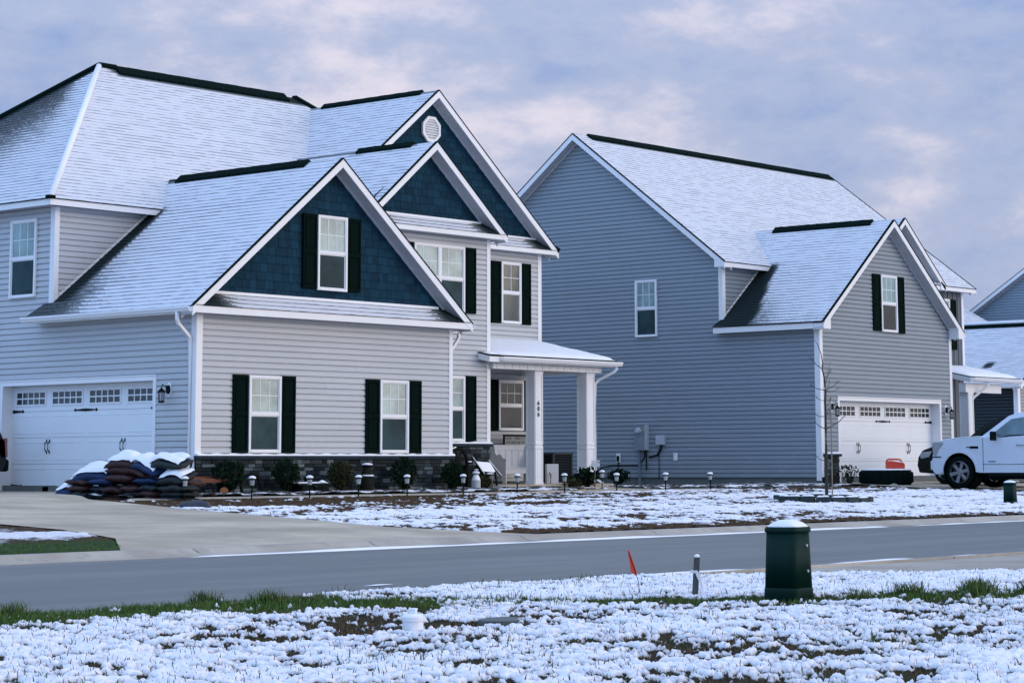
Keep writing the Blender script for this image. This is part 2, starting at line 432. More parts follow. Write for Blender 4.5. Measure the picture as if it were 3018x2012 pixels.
def siding(mb, pl, loops, course=.127, phase=0.): strips(mb, pl.P0, pl.u, (0, 0, 1), pl.n, loops, course, SIDING, phase=phase)
def shakes(mb, pl, loop, course=.185):
    """random width shingles, each its own thin wedge, clipped at the gable's edges"""
    bs = [b for _, b in loop]; lo, hi = min(bs), max(bs); i = 0; b = lo
    while b < hi-.02:
        b1 = min(b+course, hi-.001)
        x0, x1 = crossings([loop], b+1e-4), crossings([loop], b1-1e-4)
        if len(x0) == 2 and len(x1) == 2:
            a = x0[0]
            while a < x0[1]-.001:
                w = random.choice((.13, .17, .21, .26, .32, .24)); e = min(a+w, x0[1])
                if x0[1]-e < .06: e = x0[1]
                d = .016+random.uniform(0, .009); t = random.uniform(.72, 1.2)
                g = .004
                ta, te = min(max(a, x1[0]), x1[1]), max(min(e, x1[1]), x1[0])
                dz = random.uniform(0, .006)
                A, B = pl.pt(a+g, b+dz, d), pl.pt(e-g, b+dz, d)
                Ct, Dt = pl.pt(max(te-g, ta), b1+.012, .004), pl.pt(ta+g, b1+.012, .004)
                A0, B0 = pl.pt(a+g, b+dz, -.01), pl.pt(e-g, b+dz, -.01)
                mb.face([A, B, Ct, Dt], at={'tint': t}); mb.face([A0, B0, B, A], at={'tint': t})
                mb.face([A0, A, Dt], at={'tint': t}); mb.face([B, B0, Ct], at={'tint': t})
                a = e
        b += course
    mb.face([pl.pt(a, z, -.004) for a, z in loop], at={'tint': .6})
RC = .143
def roof_slope(name, parent, P0, u, v, loop, bare=None, cell=.22, material=None):
    mb = MB(); u, v = V(u).normalized(), V(v).normalized(); n = u.cross(v)
    fn = bare or (lambda p: 0.)
    strips(mb, P0, u, v, n, [loop], RC, [(0, .0), (0, .010), (1, .0)], cell, {'bare': lambda q: [fn(p) for p in q]}, True)
    return mb.build(name, material or M_ROOF, parent)
def slope_from_plan(name, parent, z_of, plan, axis, bare=None, cell=.22):
    """roof slope over a plan polygon. axis 'x-': eave runs along y and rises towards +x, etc."""
    A = {'x+': ((0, -1, 0), (1, 0)), 'x-': ((0, 1, 0), (-1, 0)), 'y+': ((1, 0, 0), (0, 1)), 'y-': ((-1, 0, 0), (0, -1))}[axis]
    u = V(A[0]); h = V((*A[1], 0)); e = .01
    x0, y0 = plan[0]; g = (z_of(x0+h.x, y0+h.y)-z_of(x0, y0)); v = (h+V((0, 0, g))).normalized()
    P0 = V((x0, y0, z_of(x0, y0))); L = math.hypot(1, g)
    loop = []
    for (x, y) in plan:
        dx, dy = x-x0, y-y0
        loop.append((dx*u.x+dy*u.y, (dx*h.x+dy*h.y)*L))
    lo = min(b for _, b in loop)
    loop = [(a, b-lo) for a, b in loop]; P0 = P0+v*lo
    return roof_slope(name, parent, P0, u, v, loop, bare, cell)
def sstep(e0, e1, x):
    t = min(1, max(0, (x-e0)/(e1-e0))) if e1 != e0 else float(x > e0)
    return t*t*(3-2*t)
def ridge_vent(name, parent, p0, p1, w=.17, h=.05, sl=.8, snow=None):
    """black shingle-over ridge vent, bare of snow"""
    mb = MB(); p0, p1 = V(p0), V(p1); t = (p1-p0).normalized(); s = t.cross(V((0, 0, 1))).normalized()
    n = 14
    for i in range(n):
        a, b = p0+(p1-p0)*(i/n), p0+(p1-p0)*((i+1)/n+.004)
        lift = .004*(i % 2)
        prof = [(-w, -w*sl+.0), (-w, -w*sl+h), (0, h+lift+.01), (w, -w*sl+h), (w, -w*sl+.0)]
        mb.ext([a+s*x+V((0, 0, z)) for x, z in prof], b-a)
    return mb.build(name, M_SHINGLE, parent)
# ------------------------------------------------------------------ house parts
def window(parent, pl, a0, a1, z0, z1, cols=3, glass=(None, None), dbl=False, plain_bottom=True, trim=.055, rows=2, mul=False):
    """single-hung window: casing, two sashes, muntins; panes are sub-parts"""
    pl = Plane(pl.P0+pl.n*.024, pl.u, pl.n); mb = MB(); w = trim; d = .055
    pl.box(mb, a0, a0+w, z0, z1, 0, d); pl.box(mb, a1-w, a1, z0, z1, 0, d)
    pl.box(mb, a0+w, a1-w, z1-w, z1, 0, d); pl.box(mb, a0+w, a1-w, z0, z0+w*.9, 0, d+.012)
    zm = (z0+z1)/2
    cells = [(a0+w, a1-w)] if not mul else [(a0+w, (a0+a1)/2-.05), ((a0+a1)/2+.05, a1-w)]
    if mul: pl.box(mb, (a0+a1)/2-.05, (a0+a1)/2+.05, z0+w*.9, z1-w, 0, d)
    for c0, c1 in cells:
        pl.box(mb, c0, c1, zm-.03, zm+.03, 0, d-.01)
        s = .022
        for lo, hi, dd in ((zm+.03, z1-w, .040), (z0+w*.9, zm-.03, .028)):
            pl.box(mb, c0, c0+s, lo, hi, 0, dd); pl.box(mb, c1-s, c1, lo, hi, 0, dd)
            pl.box(mb, c0+s, c1-s, hi-s, hi, 0, dd); pl.box(mb, c0+s, c1-s, lo, lo+s, 0, dd)
        for lo, hi, dd, on in ((zm+.03, z1-w, .034, True), (z0+w*.9, zm-.03, .018, True)):
            t = .009 if dd > .02 else .006
            for k in range(1, cols):
                x = c0+(c1-c0)*k/cols; pl.box(mb, x-t, x+t, lo+s, hi-s, 0, dd-.006)
            for k in range(1, rows):
                zz = lo+(hi-lo)*k/rows; pl.box(mb, c0+s, c1-s, zz-t, zz+t, 0, dd-.009)
    o = mb.build('window', M_TRIM, parent, bevel=.004)
    gu, gl = glass
    for c0, c1 in cells:
        for lo, hi, dd, g in ((zm+.03, z1-w, .020, gu or M_GLASSB), (z0+w*.9, zm-.03, .0205, gl or M_GLASSD)):
            m2 = MB(); pl.box(m2, c0+.015, c1-.015, lo+.015, hi-.015, .002, dd if g is not M_GLASSD else .0235); m2.build('pane', g, o)
    return o
def shutter(parent, pl, a0, a1, z0, z1):
    pl = Plane(pl.P0+pl.n*.020, pl.u, pl.n); mb = MB(); w = .05; d0, d1 = .0, .045; zm = z0+(z1-z0)*.5
    pl.box(mb, a0, a0+w, z0, z1, d0, d1); pl.box(mb, a1-w, a1, z0, z1, d0, d1)
    for lo, hi in ((z0, z0+.08), (zm-.05, zm+.05), (z1-.08, z1)): pl.box(mb, a0+w, a1-w, lo, hi, d0, d1)
    for lo, hi in ((z0+.08, zm-.05), (zm+.05, z1-.08)):
        pl.box(mb, a0+w, a1-w, lo, hi, d0, d1-.022); pl.box(mb, a0+w+.03, a1-w-.03, lo+.03, hi-.03, d0, d1-.008)
    return mb.build('shutter', M_SHUT, parent, bevel=.004)
def corner_board(parent, pl_a, sa0, sa1, z0, z1, pl_b=None, sb0=0, sb1=0, z0b=None, z1b=None):
    mb = MB(); pl_a.box(mb, sa0, sa1, z0, z1, 0, .036)
    if pl_b: pl_b.box(mb, sb0, sb1, z0 if z0b is None else z0b, z1 if z1b is None else z1b, 0, .034)
    return mb.build('corner_board', M_TRIM, parent, bevel=.004)
def sloped_board(parent, name, p0, p1, n, h, t, material, drop=0., vert=True):
    """board from p0 to p1 along a rake: height h below the line, thickness t along n"""
    mb = MB(); p0, p1, n = V(p0), V(p1), V(n)
    mb.ext([p0-V((0, 0, drop)), p1-V((0, 0, drop)), p1-V((0, 0, drop+h)), p0-V((0, 0, drop+h))], n*t)
    return mb.build(name, material, parent)
def quad_slab(parent, name, pts, t, material):
    mb = MB(); mb.ext(pts, V(t)); return mb.build(name, material, parent)
def gutter(parent, p0, p1, n):
    """K-style gutter from p0 to p1 (top back edge), n = outwards"""
    mb = MB(); p0, p1, n = V(p0), V(p1), V(n)
    prof = [(0, 0), (.012, 0), (.012, -.085), (.075, -.088), (.098, -.045), (.110, -.030), (.110, .004), (.122, .004), (.122, -.034), (.108, -.052), (.086, -.100), (0, -.100)]
    mb.ext([p0+n*a+V((0, 0, b)) for a, b in prof], p1-p0)
    return mb.build('gutter', M_TRIM2, parent)
def downspout(parent, pts, r=.047):
    mb = MB(); mb.tube(pts, r, 4, sq=True)
    return mb.build('downspout', M_TRIM2, parent, bevel=.008)
def stone_wall(parent, pl, a0, a1, z0, z1, depth=.07, ends=True):
    mb = MB(); z = z0
    while z < z1-.015:
        h = min(random.choice((.075, .095, .12, .10, .15)), z1-z)
        if z1-z-h < .04: h = z1-z
        a = a0
        while a < a1-.01:
            w = min(random.choice((.14, .2, .27, .34, .42, .24)), a1-a)
            if a1-a-w < .08: w = a1-a
            t = random.choice((.30, .40, .55, .5, .7, .9, 1.5, 2.2)) * random.uniform(.85, 1.15)
            if h > .13 and random.random() < .5:
                k = h*random.uniform(.4, .6)
                for lo, hi in ((z, z+k), (z+k, z+h)):
                    pl.box(mb, a+.004, a+w-.004, lo+.004, hi-.004, 0, depth+random.uniform(-.022, .015), at={'tint': t*random.uniform(.7, 1.3)})
            else: pl.box(mb, a+.004, a+w-.004, z+.004, z+h-.004, 0, depth+random.uniform(-.022, .015), at={'tint': t})
            a += w
        z += h
    pl.box(mb, a0+.002, a1-.002, z0, z1-.002, 0, depth-.035, at={'tint': .15})
    return mb.build('stone_wainscot', M_STONE, parent, bevel=.008)
def ledge(parent, pl, a0, a1, z, snow=True, d=.125):
    mb = MB(); pl.box(mb, a0, a1, z-.075, z, .0, d)
    o = mb.build('stone_ledge', M_LEDGE, parent, bevel=.012)
    if snow:
        s = MB(); n = max(2, int((a1-a0)/.12)); prev = None
        for i in range(n+1):
            a = a0+.005+(a1-a0-.01)*i/n; h = .040+.012*math.sin(i*1.7)+random.uniform(0, .010); dd = d-.008+random.uniform(-.012, .006)
            ring = [pl.pt(a, z+.001, .02), pl.pt(a, z+h, .02), pl.pt(a, z+h*.96, dd*.6), pl.pt(a, z+h*.5, dd), pl.pt(a, z+.001, dd+.002)]
            if prev: s.grid(prev+ring, [(k, k+1, 5+k+1, 5+k) for k in range(4)])
            else: s.face(ring)
            prev = ring
        s.face(prev[::-1])
        s.build('snow_cap', M_SNOW, o, smooth=True)
    return o
def wall_lamp(parent, pl, a, z, side=1):
    """carriage lantern on an oval back plate"""
    r = bpy.data.objects.new('wall_lamp', None); COL.objects.link(r); r.parent = parent
    mb = MB(); c = pl.pt(a, z, .0)
    n = 20; oval = [pl.pt(a+.075*math.cos(2*math.pi*k/n), z+.15*math.sin(2*math.pi*k/n), .012) for k in range(n)]
    mb.ext(oval, pl.n*.02); mb.build('mounting_plate', M_TRIM, r)
    mb = MB()
    oval = [pl.pt(a+.05*math.cos(2*math.pi*k/n), z+.09*math.sin(2*math.pi*k/n), .032) for k in range(n)]
    mb.ext(oval, pl.n*.045)
    mb.tube([pl.pt(a, z+.02, .07), pl.pt(a, z+.07, .15), pl.pt(a, z+.10, .21), pl.pt(a, z+.06, .23), pl.pt(a, z+.03, .23)], .011, 8)
    cz = pl.pt(a, 0, .23)
    mb.lathe((cz.x, cz.y, z-.04), [(.005, .09), (.018, .07), (.03, .045), (.088, -.005), (.085, -.02)], 8)
    for k in range(6):
        an = k*math.pi/3
        mb.tube([(cz.x+.066*math.cos(an), cz.y+.066*math.sin(an), z-.06), (cz.x+.056*math.cos(an), cz.y+.056*math.sin(an), z-.25)], .006, 5)
    mb.lathe((cz.x, cz.y, z-.27), [(.03, -.01), (.068, 0), (.066, .03)], 8)
    mb.build('lantern', M_IRON, r)
    g = MB(); g.lathe((cz.x, cz.y, z-.25), [(.048, 0), (.058, .18)], 6); g.build('lamp_glass', M_LAMPCLR, r)
    return r
def garage_door(parent, pl, a0, a1, z0, z1, depth, gapleft=.0):
    """carriage-style sectional door set back in its opening, with casing, jambs, windows, strap hinges and pulls"""
    f = MB(); w = .095
    pl.box(f, a0-w, a0, z0, z1+w, 0, .04); pl.box(f, a1, a1+w, z0, z1+w, 0, .04); pl.box(f, a0, a1, z1, z1+w, 0, .04)
    pl.box(f, a0-w, a1+w, z1+w, z1+w+.03, 0, .055)
    pl.box(f, a0-.02, a0, z0, z1, -depth, 0); pl.box(f, a1, a1+.02, z0, z1, -depth, 0); pl.box(f, a0, a1, z1, z1+.02, -depth, 0)
    f.build('door_frame', M_TRIM, parent, bevel=.004)
    mb = MB(); H = (z1-z0)/4; W = (a1-a0)
    D = -depth+.03
    wins = []
    for r in range(4):
        lo, hi = z0+.015+r*H, z0+.015+(r+1)*H-.006
        pl.box(mb, a0+.003, a1-.003, lo, min(hi, z1-.004), D-.03, D)
        for c in range(4):
            p0, p1 = a0+W*(c+.08)/4, a0+W*(c+.92)/4
            if r < 3:
                t = .010
                for zz in (lo+.10, hi-.10):
                    pl.box(mb, p0, p1, zz-t, zz+t, D, D+.007)
                    pl.box(mb, p0, p1, zz-t-.012, zz-t, D, D+.003)
            else:
                q0, q1, r0, r1 = p0-.005, p1+.005, lo+.115, hi-.115
                for b in ((q0, q1, r1-.04, r1), (q0, q1, r0, r0+.04)): pl.box(mb, *b, D, D+.02)
                for b in ((q0, q0+.04, r0+.04, r1-.04), (q1-.04, q1, r0+.04, r1-.04)): pl.box(mb, *b, D, D+.02)
                wins.append((q0+.04, q1-.04, r0+.04, r1-.04))
                zz = (r0+r1)/2; pl.box(mb, q0+.04, q1-.04, zz-.014, zz+.014, D, D+.016)
                for k in range(1, 5):
                    x = q0+.04+(q1-q0-.08)*k/5; pl.box(mb, x-.014, x+.014, r0+.04, r1-.04, D, D+.0165)
    door = mb.build('garage_door', M_DOOR, parent, bevel=.004)
    for q in wins:
        g = MB(); pl.box(g, *q, D-.002, D+.004); g.build('pane', M_GLASSK, door)
    def strap(x, z, L, dirn):
        h = MB()
        if dirn == 0:
            pts = [(-L/2, 0), (-L/2+.04, .035), (-L/2+.06, .012), (0, .03), (L/2-.06, .012), (L/2-.04, .035), (L/2, 0), (L/2-.04, -.035), (L/2-.06, -.012), (0, -.03), (-L/2+.06, -.012), (-L/2+.04, -.035)]
        else:
            pts = [(0, .035), (L-.07, .016), (L-.05, .038), (L, 0), (L-.05, -.038), (L-.07, -.016), (0, -.035)]
            if dirn < 0: pts = [(-a, b) for a, b in pts][::-1]
        pl.poly(h, [(x+a, z+b) for a, b in pts], D+.001, D+.016); h.build('hinge', M_IRON, door)
    zt = z0+H*3+.02
    strap(a0+.004, zt, .40, 1); strap(a1-.004, zt, .40, -1); strap((a0+a1)/2, zt, .80, 0)
    strap(a0+.004, z0+.11, .40, 1); strap(a1-.004, z0+.11, .40, -1)
    for cx in (a0+W*.25, a0+W*.75):
        for sx in (-.05, .05):
            h = MB(); zc = z0+H*1.68
            h.tube([pl.pt(cx+sx, zc-.11, D+.01), pl.pt(cx+sx, zc-.07, D+.055), pl.pt(cx+sx, zc+.07, D+.055), pl.pt(cx+sx, zc+.11, D+.01)], .013, 6)
            for sg in (-1, 1): pl.poly(h, [(cx+sx-.018, zc+sg*.10), (cx+sx+.018, zc+sg*.10), (cx+sx+.012, zc+sg*.135), (cx+sx, zc+sg*.165), (cx+sx-.012, zc+sg*.135)], D, D+.014)
            h.build('handle', M_IRON, door)
    g = MB(); pl.box(g, a0, a1, z0-.02, z0+.016, D-.03, D-.002); g.build('door_seal', M_BLACK, parent)
    return door
def post(parent, x, y, z0, z1, w=.30):
    """square panelled porch post"""
    mb = MB(); mb.box((x, y, (z0+z1)/2), (w, w, z1-z0))
    for pl, c in ((Front(y-w/2), x), (Left(x-w/2), -y)):
        for lo, hi in ((z0+.10, z0+.90), (z0+1.06, z1-.12)):
            t = .05; a0, a1 = c-w/2+.035, c+w/2-.035
            for b in ((c-w/2, a0, lo-.06, hi+.06), (a1, c+w/2, lo-.06, hi+.06), (a0, a1, hi, hi+.06), (a0, a1, lo-.06, lo)): pl.box(mb, *b, -.001, .018)
            pl.box(mb, a0+t, a1-t, lo+t, hi-t, -.001, .006)
    mb.box((x, y, z0+.02), (w+.042, w+.042, .04)); mb.box((x, y, z1-.03), (w+.042, w+.042, .06))
    return mb.build('porch_post', M_TRIM, parent, bevel=.005)
def gable_trim(parent, mp, ac, zr, al, zl, ar, zr2, over, frieze=True, sides=(0, 1)):
    """rake boards and sloped soffits. mp(a, d, z): a along the gable, d = depth behind the rake board's face"""
    P = lambda a, d, z: V(mp(a, d, z))
    for k, (ae, ze) in enumerate(((al, zl), (ar, zr2))):
        if k not in sides: continue
        dd = P(0, .026, 0)-P(0, 0, 0)
        mb = MB(); a, b = P(ac, 0, zr-.014), P(ae, 0, ze-.014); z = V((0, 0, .185))
        mb.ext([a, b, b-z, a-z], dd); mb.build('rake_board', M_TRIM, parent)
        mb = MB(); a, b = P(ac, .03, zr-.150), P(ae, .03, ze-.150); w = P(0, over-.03, 0)-P(0, 0, 0)
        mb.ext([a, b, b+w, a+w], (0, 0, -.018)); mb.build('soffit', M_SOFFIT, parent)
        mb = MB(); e = P(0, .08, 0)-P(0, 0, 0)
        mb.ext([P(ac, -.014, zr+.016), P(ae, -.014, ze+.016), P(ae, -.014, ze-.012), P(ac, -.014, zr-.012)], e); mb.build('shingle_edge', M_SHINGLE, parent)
        if frieze:
            mb = MB(); a, b = P(ac, over-.035, zr-.17), P(ae, over-.035, ze-.17); t = V((0, 0, .07)); e = P(0, .034, 0)-P(0, 0, 0)
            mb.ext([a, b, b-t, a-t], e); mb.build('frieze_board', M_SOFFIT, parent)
def mpY(y): return lambda a, d, z: (a, y+d, z)
def mpX(x): return lambda a, d, z: (x+d, a, z)
def pl_box(parent, name, material, lo, hi, bevel=0.):
    mb = MB(); mb.box(((lo[0]+hi[0])/2, (lo[1]+hi[1])/2, (lo[2]+hi[2])/2), (hi[0]-lo[0], hi[1]-lo[1], hi[2]-lo[2])); return mb.build(name, material, parent, bevel=bevel)
def snow_slab(parent, pts_fn, nu, nv, th, seed=0):
    """pillow of lying snow over a sheet: pts_fn(u,v) -> point"""
    mb = MB(); r = random.Random(seed); vs = []
    for j in range(nv+1):
        for i in range(nu+1):
            u, v = i/nu, j/nv; p = V(pts_fn(u, v))
            e = min(u, 1-u)*nu/1.5, min(v, 1-v)*nv/1.5
            k = min(1, e[0])*min(1, e[1]); k = k**.5
            vs.append(p+V((0, 0, th*k*(1+r.uniform(-.12, .12))+.002)))
    fs = [(j*(nu+1)+i, j*(nu+1)+i+1, (j+1)*(nu+1)+i+1, (j+1)*(nu+1)+i) for j in range(nv) for i in range(nu)]
    mb.grid(vs, fs); return mb.build('snow_cap', M_SNOWF, parent, smooth=True)
# ------------------------------------------------------------------ HOUSE WITH THE BLUE GABLES
def house_one():
    H = thing('house', 'pale-sided house with three blue shingled gables, snowy hip roof and white garage door', 'house', (8, 7, 0))
    # walls
    mb = MB(); siding(mb, Left(0), [[(0, .06), (0, 3.68), (-4.76, 3.68), (-4.76, 6.24), (-14.4, 6.24), (-14.4, .06), (-6.43, .06), (-6.43, 2.30), (-1.305, 2.30), (-1.305, .06)]], phase=.03)
    mb.build('side_wall', M_SIDE1, H)
    mb = MB(); siding(mb, Front(0), [[(0, .735), (0, 3.68), (7.74, 3.68), (7.74, .735)]], phase=.03); mb.build('garage_wing_wall', M_SIDE1, H)
    mb = MB(); siding(mb, Front(2.3), [[(7.0, 1.05), (7.0, 6.2), (11.63, 6.2), (11.63, 1.05)]], phase=.06); mb.build('front_wall', M_SIDE1, H)
    mb = MB(); siding(mb, Front(4.76), [[(0, 3.5), (0, 6.24), (16.52, 6.24), (16.52, .10), (8, .10), (8, 3.5)]], phase=.06); mb.build('main_wall', M_SIDE1, H)
    mb = MB(); siding(mb, Right(7.74), [[(0, .1), (2.3, .1), (2.3, 3.66), (0, 3.66)]]); mb.build('rear_wall', M_SIDE1, H)
    mb = MB(); siding(mb, Right(11.63), [[(2.3, .1), (4.76, .1), (4.76, 6.2), (2.3, 6.2)]])
    siding(mb, Right(16.52), [[(4.76, .1), (14.4, .1), (14.4, 6.24), (4.76, 6.24)]]); mb.build('rear_wall', M_SIDE1, H)
    mb = MB(); siding(mb, Back(14.4), [[(-16.52, .1), (0, .1), (0, 6.24), (-16.52, 6.24)]]); mb.build('rear_wall', M_SIDE1, H)
    mb = MB()
    for lo, hi in (((.03, .03, -.6), (7.70, 5, .1)), ((7.0, 2.36, -.6), (11.6, 5, .12)), ((.03, 4.8, -.6), (16.48, 14.36, .12))): mb.box([(a+b)/2 for a, b in zip(lo, hi)], [b-a for a, b in zip(lo, hi)])
    mb.build('foundation', M_FOUND, H)
    # garage side
    garage_door(H, Left(0), -6.43, -1.305, 0.0, 2.30, .30)
    wall_lamp(H, Left(0), -.80, 2.10)
    window(H, Left(0), -6.27, -5.34, 4.25, 5.99)
    # front wing
    slA = .81; zA = lambda x, y=0: 7.215-slA*abs(x-3.83)
    for a0, z0, z1 in ((1.42, .795, 2.41), (5.345, .795, 2.41)):
        window(H, Front(0), a0, a0+.915, z0, z1); shutter(H, Front(0), a0-.44, a0-.015, z0+.0, z1+.01); shutter(H, Front(0), a0+.93, a0+1.345, z0, z1+.01)
    stone_wall(H, Front(0), .0, 7.74, -.25, .66); ledge(H, Front(0), -.02, 7.76, .735)
    mb = MB(); shakes(mb, Front(0), [(.16, 4.06), (7.50, 4.06), (3.83, 7.04)]); mb.build('gable_shakes', M_SHAKE, H)
    mb = MB(); Front(0).box(mb, .42, 7.26, 4.075, 4.135, .0, .045); mb.build('gable_base_trim', M_TRIM, H)
    window(H, Front(-.012), 3.36, 4.26, 4.31, 5.955); shutter(H, Front(-.012), 2.925, 3.345, 4.33, 5.96); shutter(H, Front(-.012), 4.275, 4.69, 4.32, 5.95)
    def b_pent(x0, x1, w):
        return lambda p: max(1-sstep(.2, w, p.x-x0), 1-sstep(.2, w, x1-p.x), .10)
    slope_from_plan('pent_roof', H, lambda x, y: 3.78+.86*(y+.37), [(-.36, -.37), (8.02, -.37), (7.52, .0), (.14, .0)], 'y+', b_pent(-.42, 8.08, 1.9))
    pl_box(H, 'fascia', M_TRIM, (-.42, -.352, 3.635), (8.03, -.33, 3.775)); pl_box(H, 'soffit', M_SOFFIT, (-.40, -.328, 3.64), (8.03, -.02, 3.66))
    gable_trim(H, mpY(-.36), 3.83, 7.215, -.43, zA(-.43), 8.09, zA(8.09), .36)
    def bareA(p):
        d = 4.76-p.y; h = 3.83-p.x
        b = (1-sstep(.30, .62, d))*(1-sstep(2.6, 3.0, p.x)) if p.x > -.02 else .0
        b = max(b, .62*(1-sstep(.3, 2.6, d))*(1-sstep(-.2, 2.2, p.x)))
        b = max(b, .34*(1-sstep(-.4, .9, p.x))*(1-sstep(0, 5, d)))
        return max(b, .7*(1-sstep(.05, .28, h))*sstep(.7, 1.3, p.y))
    slope_from_plan('wing_roof', H, zA, [(-.43, -.36), (-.43, 5.18), (-.03, 5.0), (2.9, 4.95), (3.83, 5.75), (3.83, -.36)], 'x+', bareA)
    slope_from_plan('wing_roof', H, zA, [(8.09, -.36), (8.09, 2.29), (6.9, 2.29), (6.9, 4.9), (3.83, 5.75), (3.83, -.36)], 'x-', lambda p: .1)
    ridge_vent('ridge_vent', H, (3.83, .72, 7.235), (3.83, 5.05, 7.235), .17, .05, slA)
    pl_box(H, 'fascia', M_TRIM, (-.415, -.33, 3.62), (-.395, 5.17, 3.75)); pl_box(H, 'soffit', M_SOFFIT, (-.395, -.02, 3.64), (-.02, 5.17, 3.66))
    gutter(H, (-.415, -.34, 3.755), (-.415, 5.22, 3.755), (-1, 0, 0))
    pl_box(H, 'fascia', M_TRIM, (8.055, -.33, 3.62), (8.075, 2.28, 3.75)); pl_box(H, 'soffit', M_SOFFIT, (7.76, -.02, 3.64), (8.055, 2.28, 3.66)); gutter(H, (8.075, 2.28, 3.755), (8.075, -.34, 3.755), (1, 0, 0))
    downspout(H, [(-.47, .07, 3.67), (-.47, .07, 3.50), (-.43, .08, 3.42), (-.10, .11, 3.16), (-.065, .115, 3.05), (-.065, .115, -.02), (-.2, .115, -.06)])
    downspout(H, [(8.13, .12, 3.67), (8.13, .12, 3.50), (8.10, .12, 3.42), (7.86, .12, 3.16), (7.82, .12, 3.06), (7.82, .12, -.02), (7.82, -.1, -.06)])
    corner_board(H, Front(0), -.034, .135, .735, 3.64, Left(0), -.13, .0, -.1, 3.64)
    corner_board(H, Front(0), 7.64, 7.76, .735, 3.64)
    # entrance wing
    slB = .82; zB = lambda x, y=0: 8.39-slB*abs(x-9.34)
    window(H, Front(2.3), 8.85, 10.67, 4.27, 5.90, mul=True); shutter(H, Front(2.3), 10.685, 11.10, 4.26, 5.90); shutter(H, Front(2.3), 8.42, 8.835, 4.26, 5.90)
    window(H, Front(2.3), 9.77, 10.68, 1.10, 2.70, cols=2); shutter(H, Front(2.3), 10.695, 11.11, 1.09, 2.71); shutter(H, Front(2.3), 9.34, 9.755, 1.09, 2.71)
    stone_wall(H, Front(2.3), 7.75, 11.62, -.25, .975); ledge(H, Front(2.3), 7.75, 11.66, 1.05)
    mb = MB(); shakes(mb, Front(2.3), [(6.9, 6.50), (11.75, 6.50), (9.34, 8.22)]); mb.build('gable_shakes', M_SHAKE, H)
    mb = MB(); Front(2.3).box(mb, 7.2, 11.30, 6.51, 6.575, .0, .045); mb.build('gable_base_trim', M_TRIM, H)
    slope_from_plan('pent_roof', H, lambda x, y: 6.265+.80*(y-1.93), [(6.80, 1.93), (11.88, 1.93), (11.36, 2.3), (7.32, 2.3)], 'y+', b_pent(6.7, 11.95, 1.8))
    pl_box(H, 'fascia', M_TRIM, (6.75, 1.945, 6.145), (11.93, 1.968, 6.262)); pl_box(H, 'soffit', M_SOFFIT, (6.8, 1.968, 6.15), (11.93, 2.28, 6.17))
    gable_trim(H, mpY(1.94), 9.34, 8.39, 6.73, zB(6.73), 11.95, zB(11.95), .36)
    def bareB(p): return max(.06, .6*(1-sstep(.03, .16, 9.34-p.x))*sstep(2.3, 2.8, p.y))
    slope_from_plan('entrance_wing_roof', H, zB, [(6.73, 1.94), (6.73, 4.42), (9.34, 6.95), (9.34, 1.94)], 'x+', bareB)
    slope_from_plan('entrance_wing_roof', H, zB, [(11.95, 1.94), (11.95, 4.76), (9.34, 6.95), (9.34, 1.94)], 'x-', lambda p: .1)
    ridge_vent('ridge_vent', H, (9.34, 2.75, 8.41), (9.34, 4.66, 8.41), .12, .05, slB)
    corner_board(H, Front(2.3), 11.53, 11.66, 1.05, 6.15)
    pl_box(H, 'fascia', M_TRIM, (11.915, 1.97, 6.13), (11.935, 4.4, 6.24))
    # main block
    slC = .805; zC = lambda x, y=0: 10.27-slC*abs(x-12.04); zF = lambda x, y: 6.35+.815*(y-4.41); zL = lambda x, y: 6.35+.785*(x+.42)
    window(H, Front(4.76), 14.85, 15.66, 4.31, 5.97, cols=2, glass=(M_GLASSU, M_GLASSU)); shutter(H, Front(4.76), 14.44, 14.835, 4.30, 5.97); shutter(H, Front(4.76), 15.675, 16.08, 4.30, 5.97)
    window(H, Front(4.76), 14.74, 15.75, 1.44, 2.78, cols=3, glass=(M_GLASSU, M_GLASSU)); shutter(H, Front(4.76), 14.32, 14.725, 1.43, 2.79); shutter(H, Front(4.76), 15.765, 16.17, 1.43, 2.79)
    mb = MB(); shakes(mb, Front(4.76), [(8.2, 6.96), (8.0, 6.62), (16.35, 6.62), (12.04, 10.09)][1:]); mb.build('gable_shakes', M_SHAKE, H)
    mb = MB(); Front(4.76).box(mb, 7.8, 16.30, 6.645, 6.70, .0, .045); mb.build('gable_base_trim', M_TRIM, H)
    # octagon louvre vent
    v = bpy.data.objects.new('gable_vent', None); COL.objects.link(v); v.parent = H
    cx, cz, pl = 12.06, 9.26, Front(4.73)
    oc = lambda r: [(cx+r*1.0*math.cos(math.pi/8+k*math.pi/4), cz+r*math.sin(math.pi/8+k*math.pi/4)) for k in range(8)]
    mb = MB(); o1, o2 = oc(.365), oc(.285)
    for k in range(8): pl.poly(mb, [o1[k], o1[(k+1) % 8], o2[(k+1) % 8], o2[k]], 0, .06)
    mb.build('vent_frame', M_TRIM, v); mb = MB()
    for k in range(8):
        z = cz-.25+k*.068; w = .275 if abs(z-cz) < .12 else .275-(abs(z-cz)-.12)*.95
        mb.ext([(cx-w, 4.715, z), (cx-w, 4.68, z-.03), (cx-w, 4.672, z-.022), (cx-w, 4.715, z+.018)], (2*w, 0, 0))
    pl.poly(mb, oc(.30), 0, .006); mb.build('louvre', M_TRIM, v)
    slope_from_plan('pent_roof', H, lambda x, y: 6.365+.80*(y-4.39), [(11.7, 4.39), (16.86, 4.39), (16.34, 4.76), (11.7, 4.76)], 'y+', b_pent(9.0, 16.92, 1.9))
    pl_box(H, 'fascia', M_TRIM, (11.96, 4.405, 6.245), (16.90, 4.428, 6.362)); pl_box(H, 'soffit', M_SOFFIT, (-.02, 4.43, 6.25), (16.90, 4.74, 6.27))
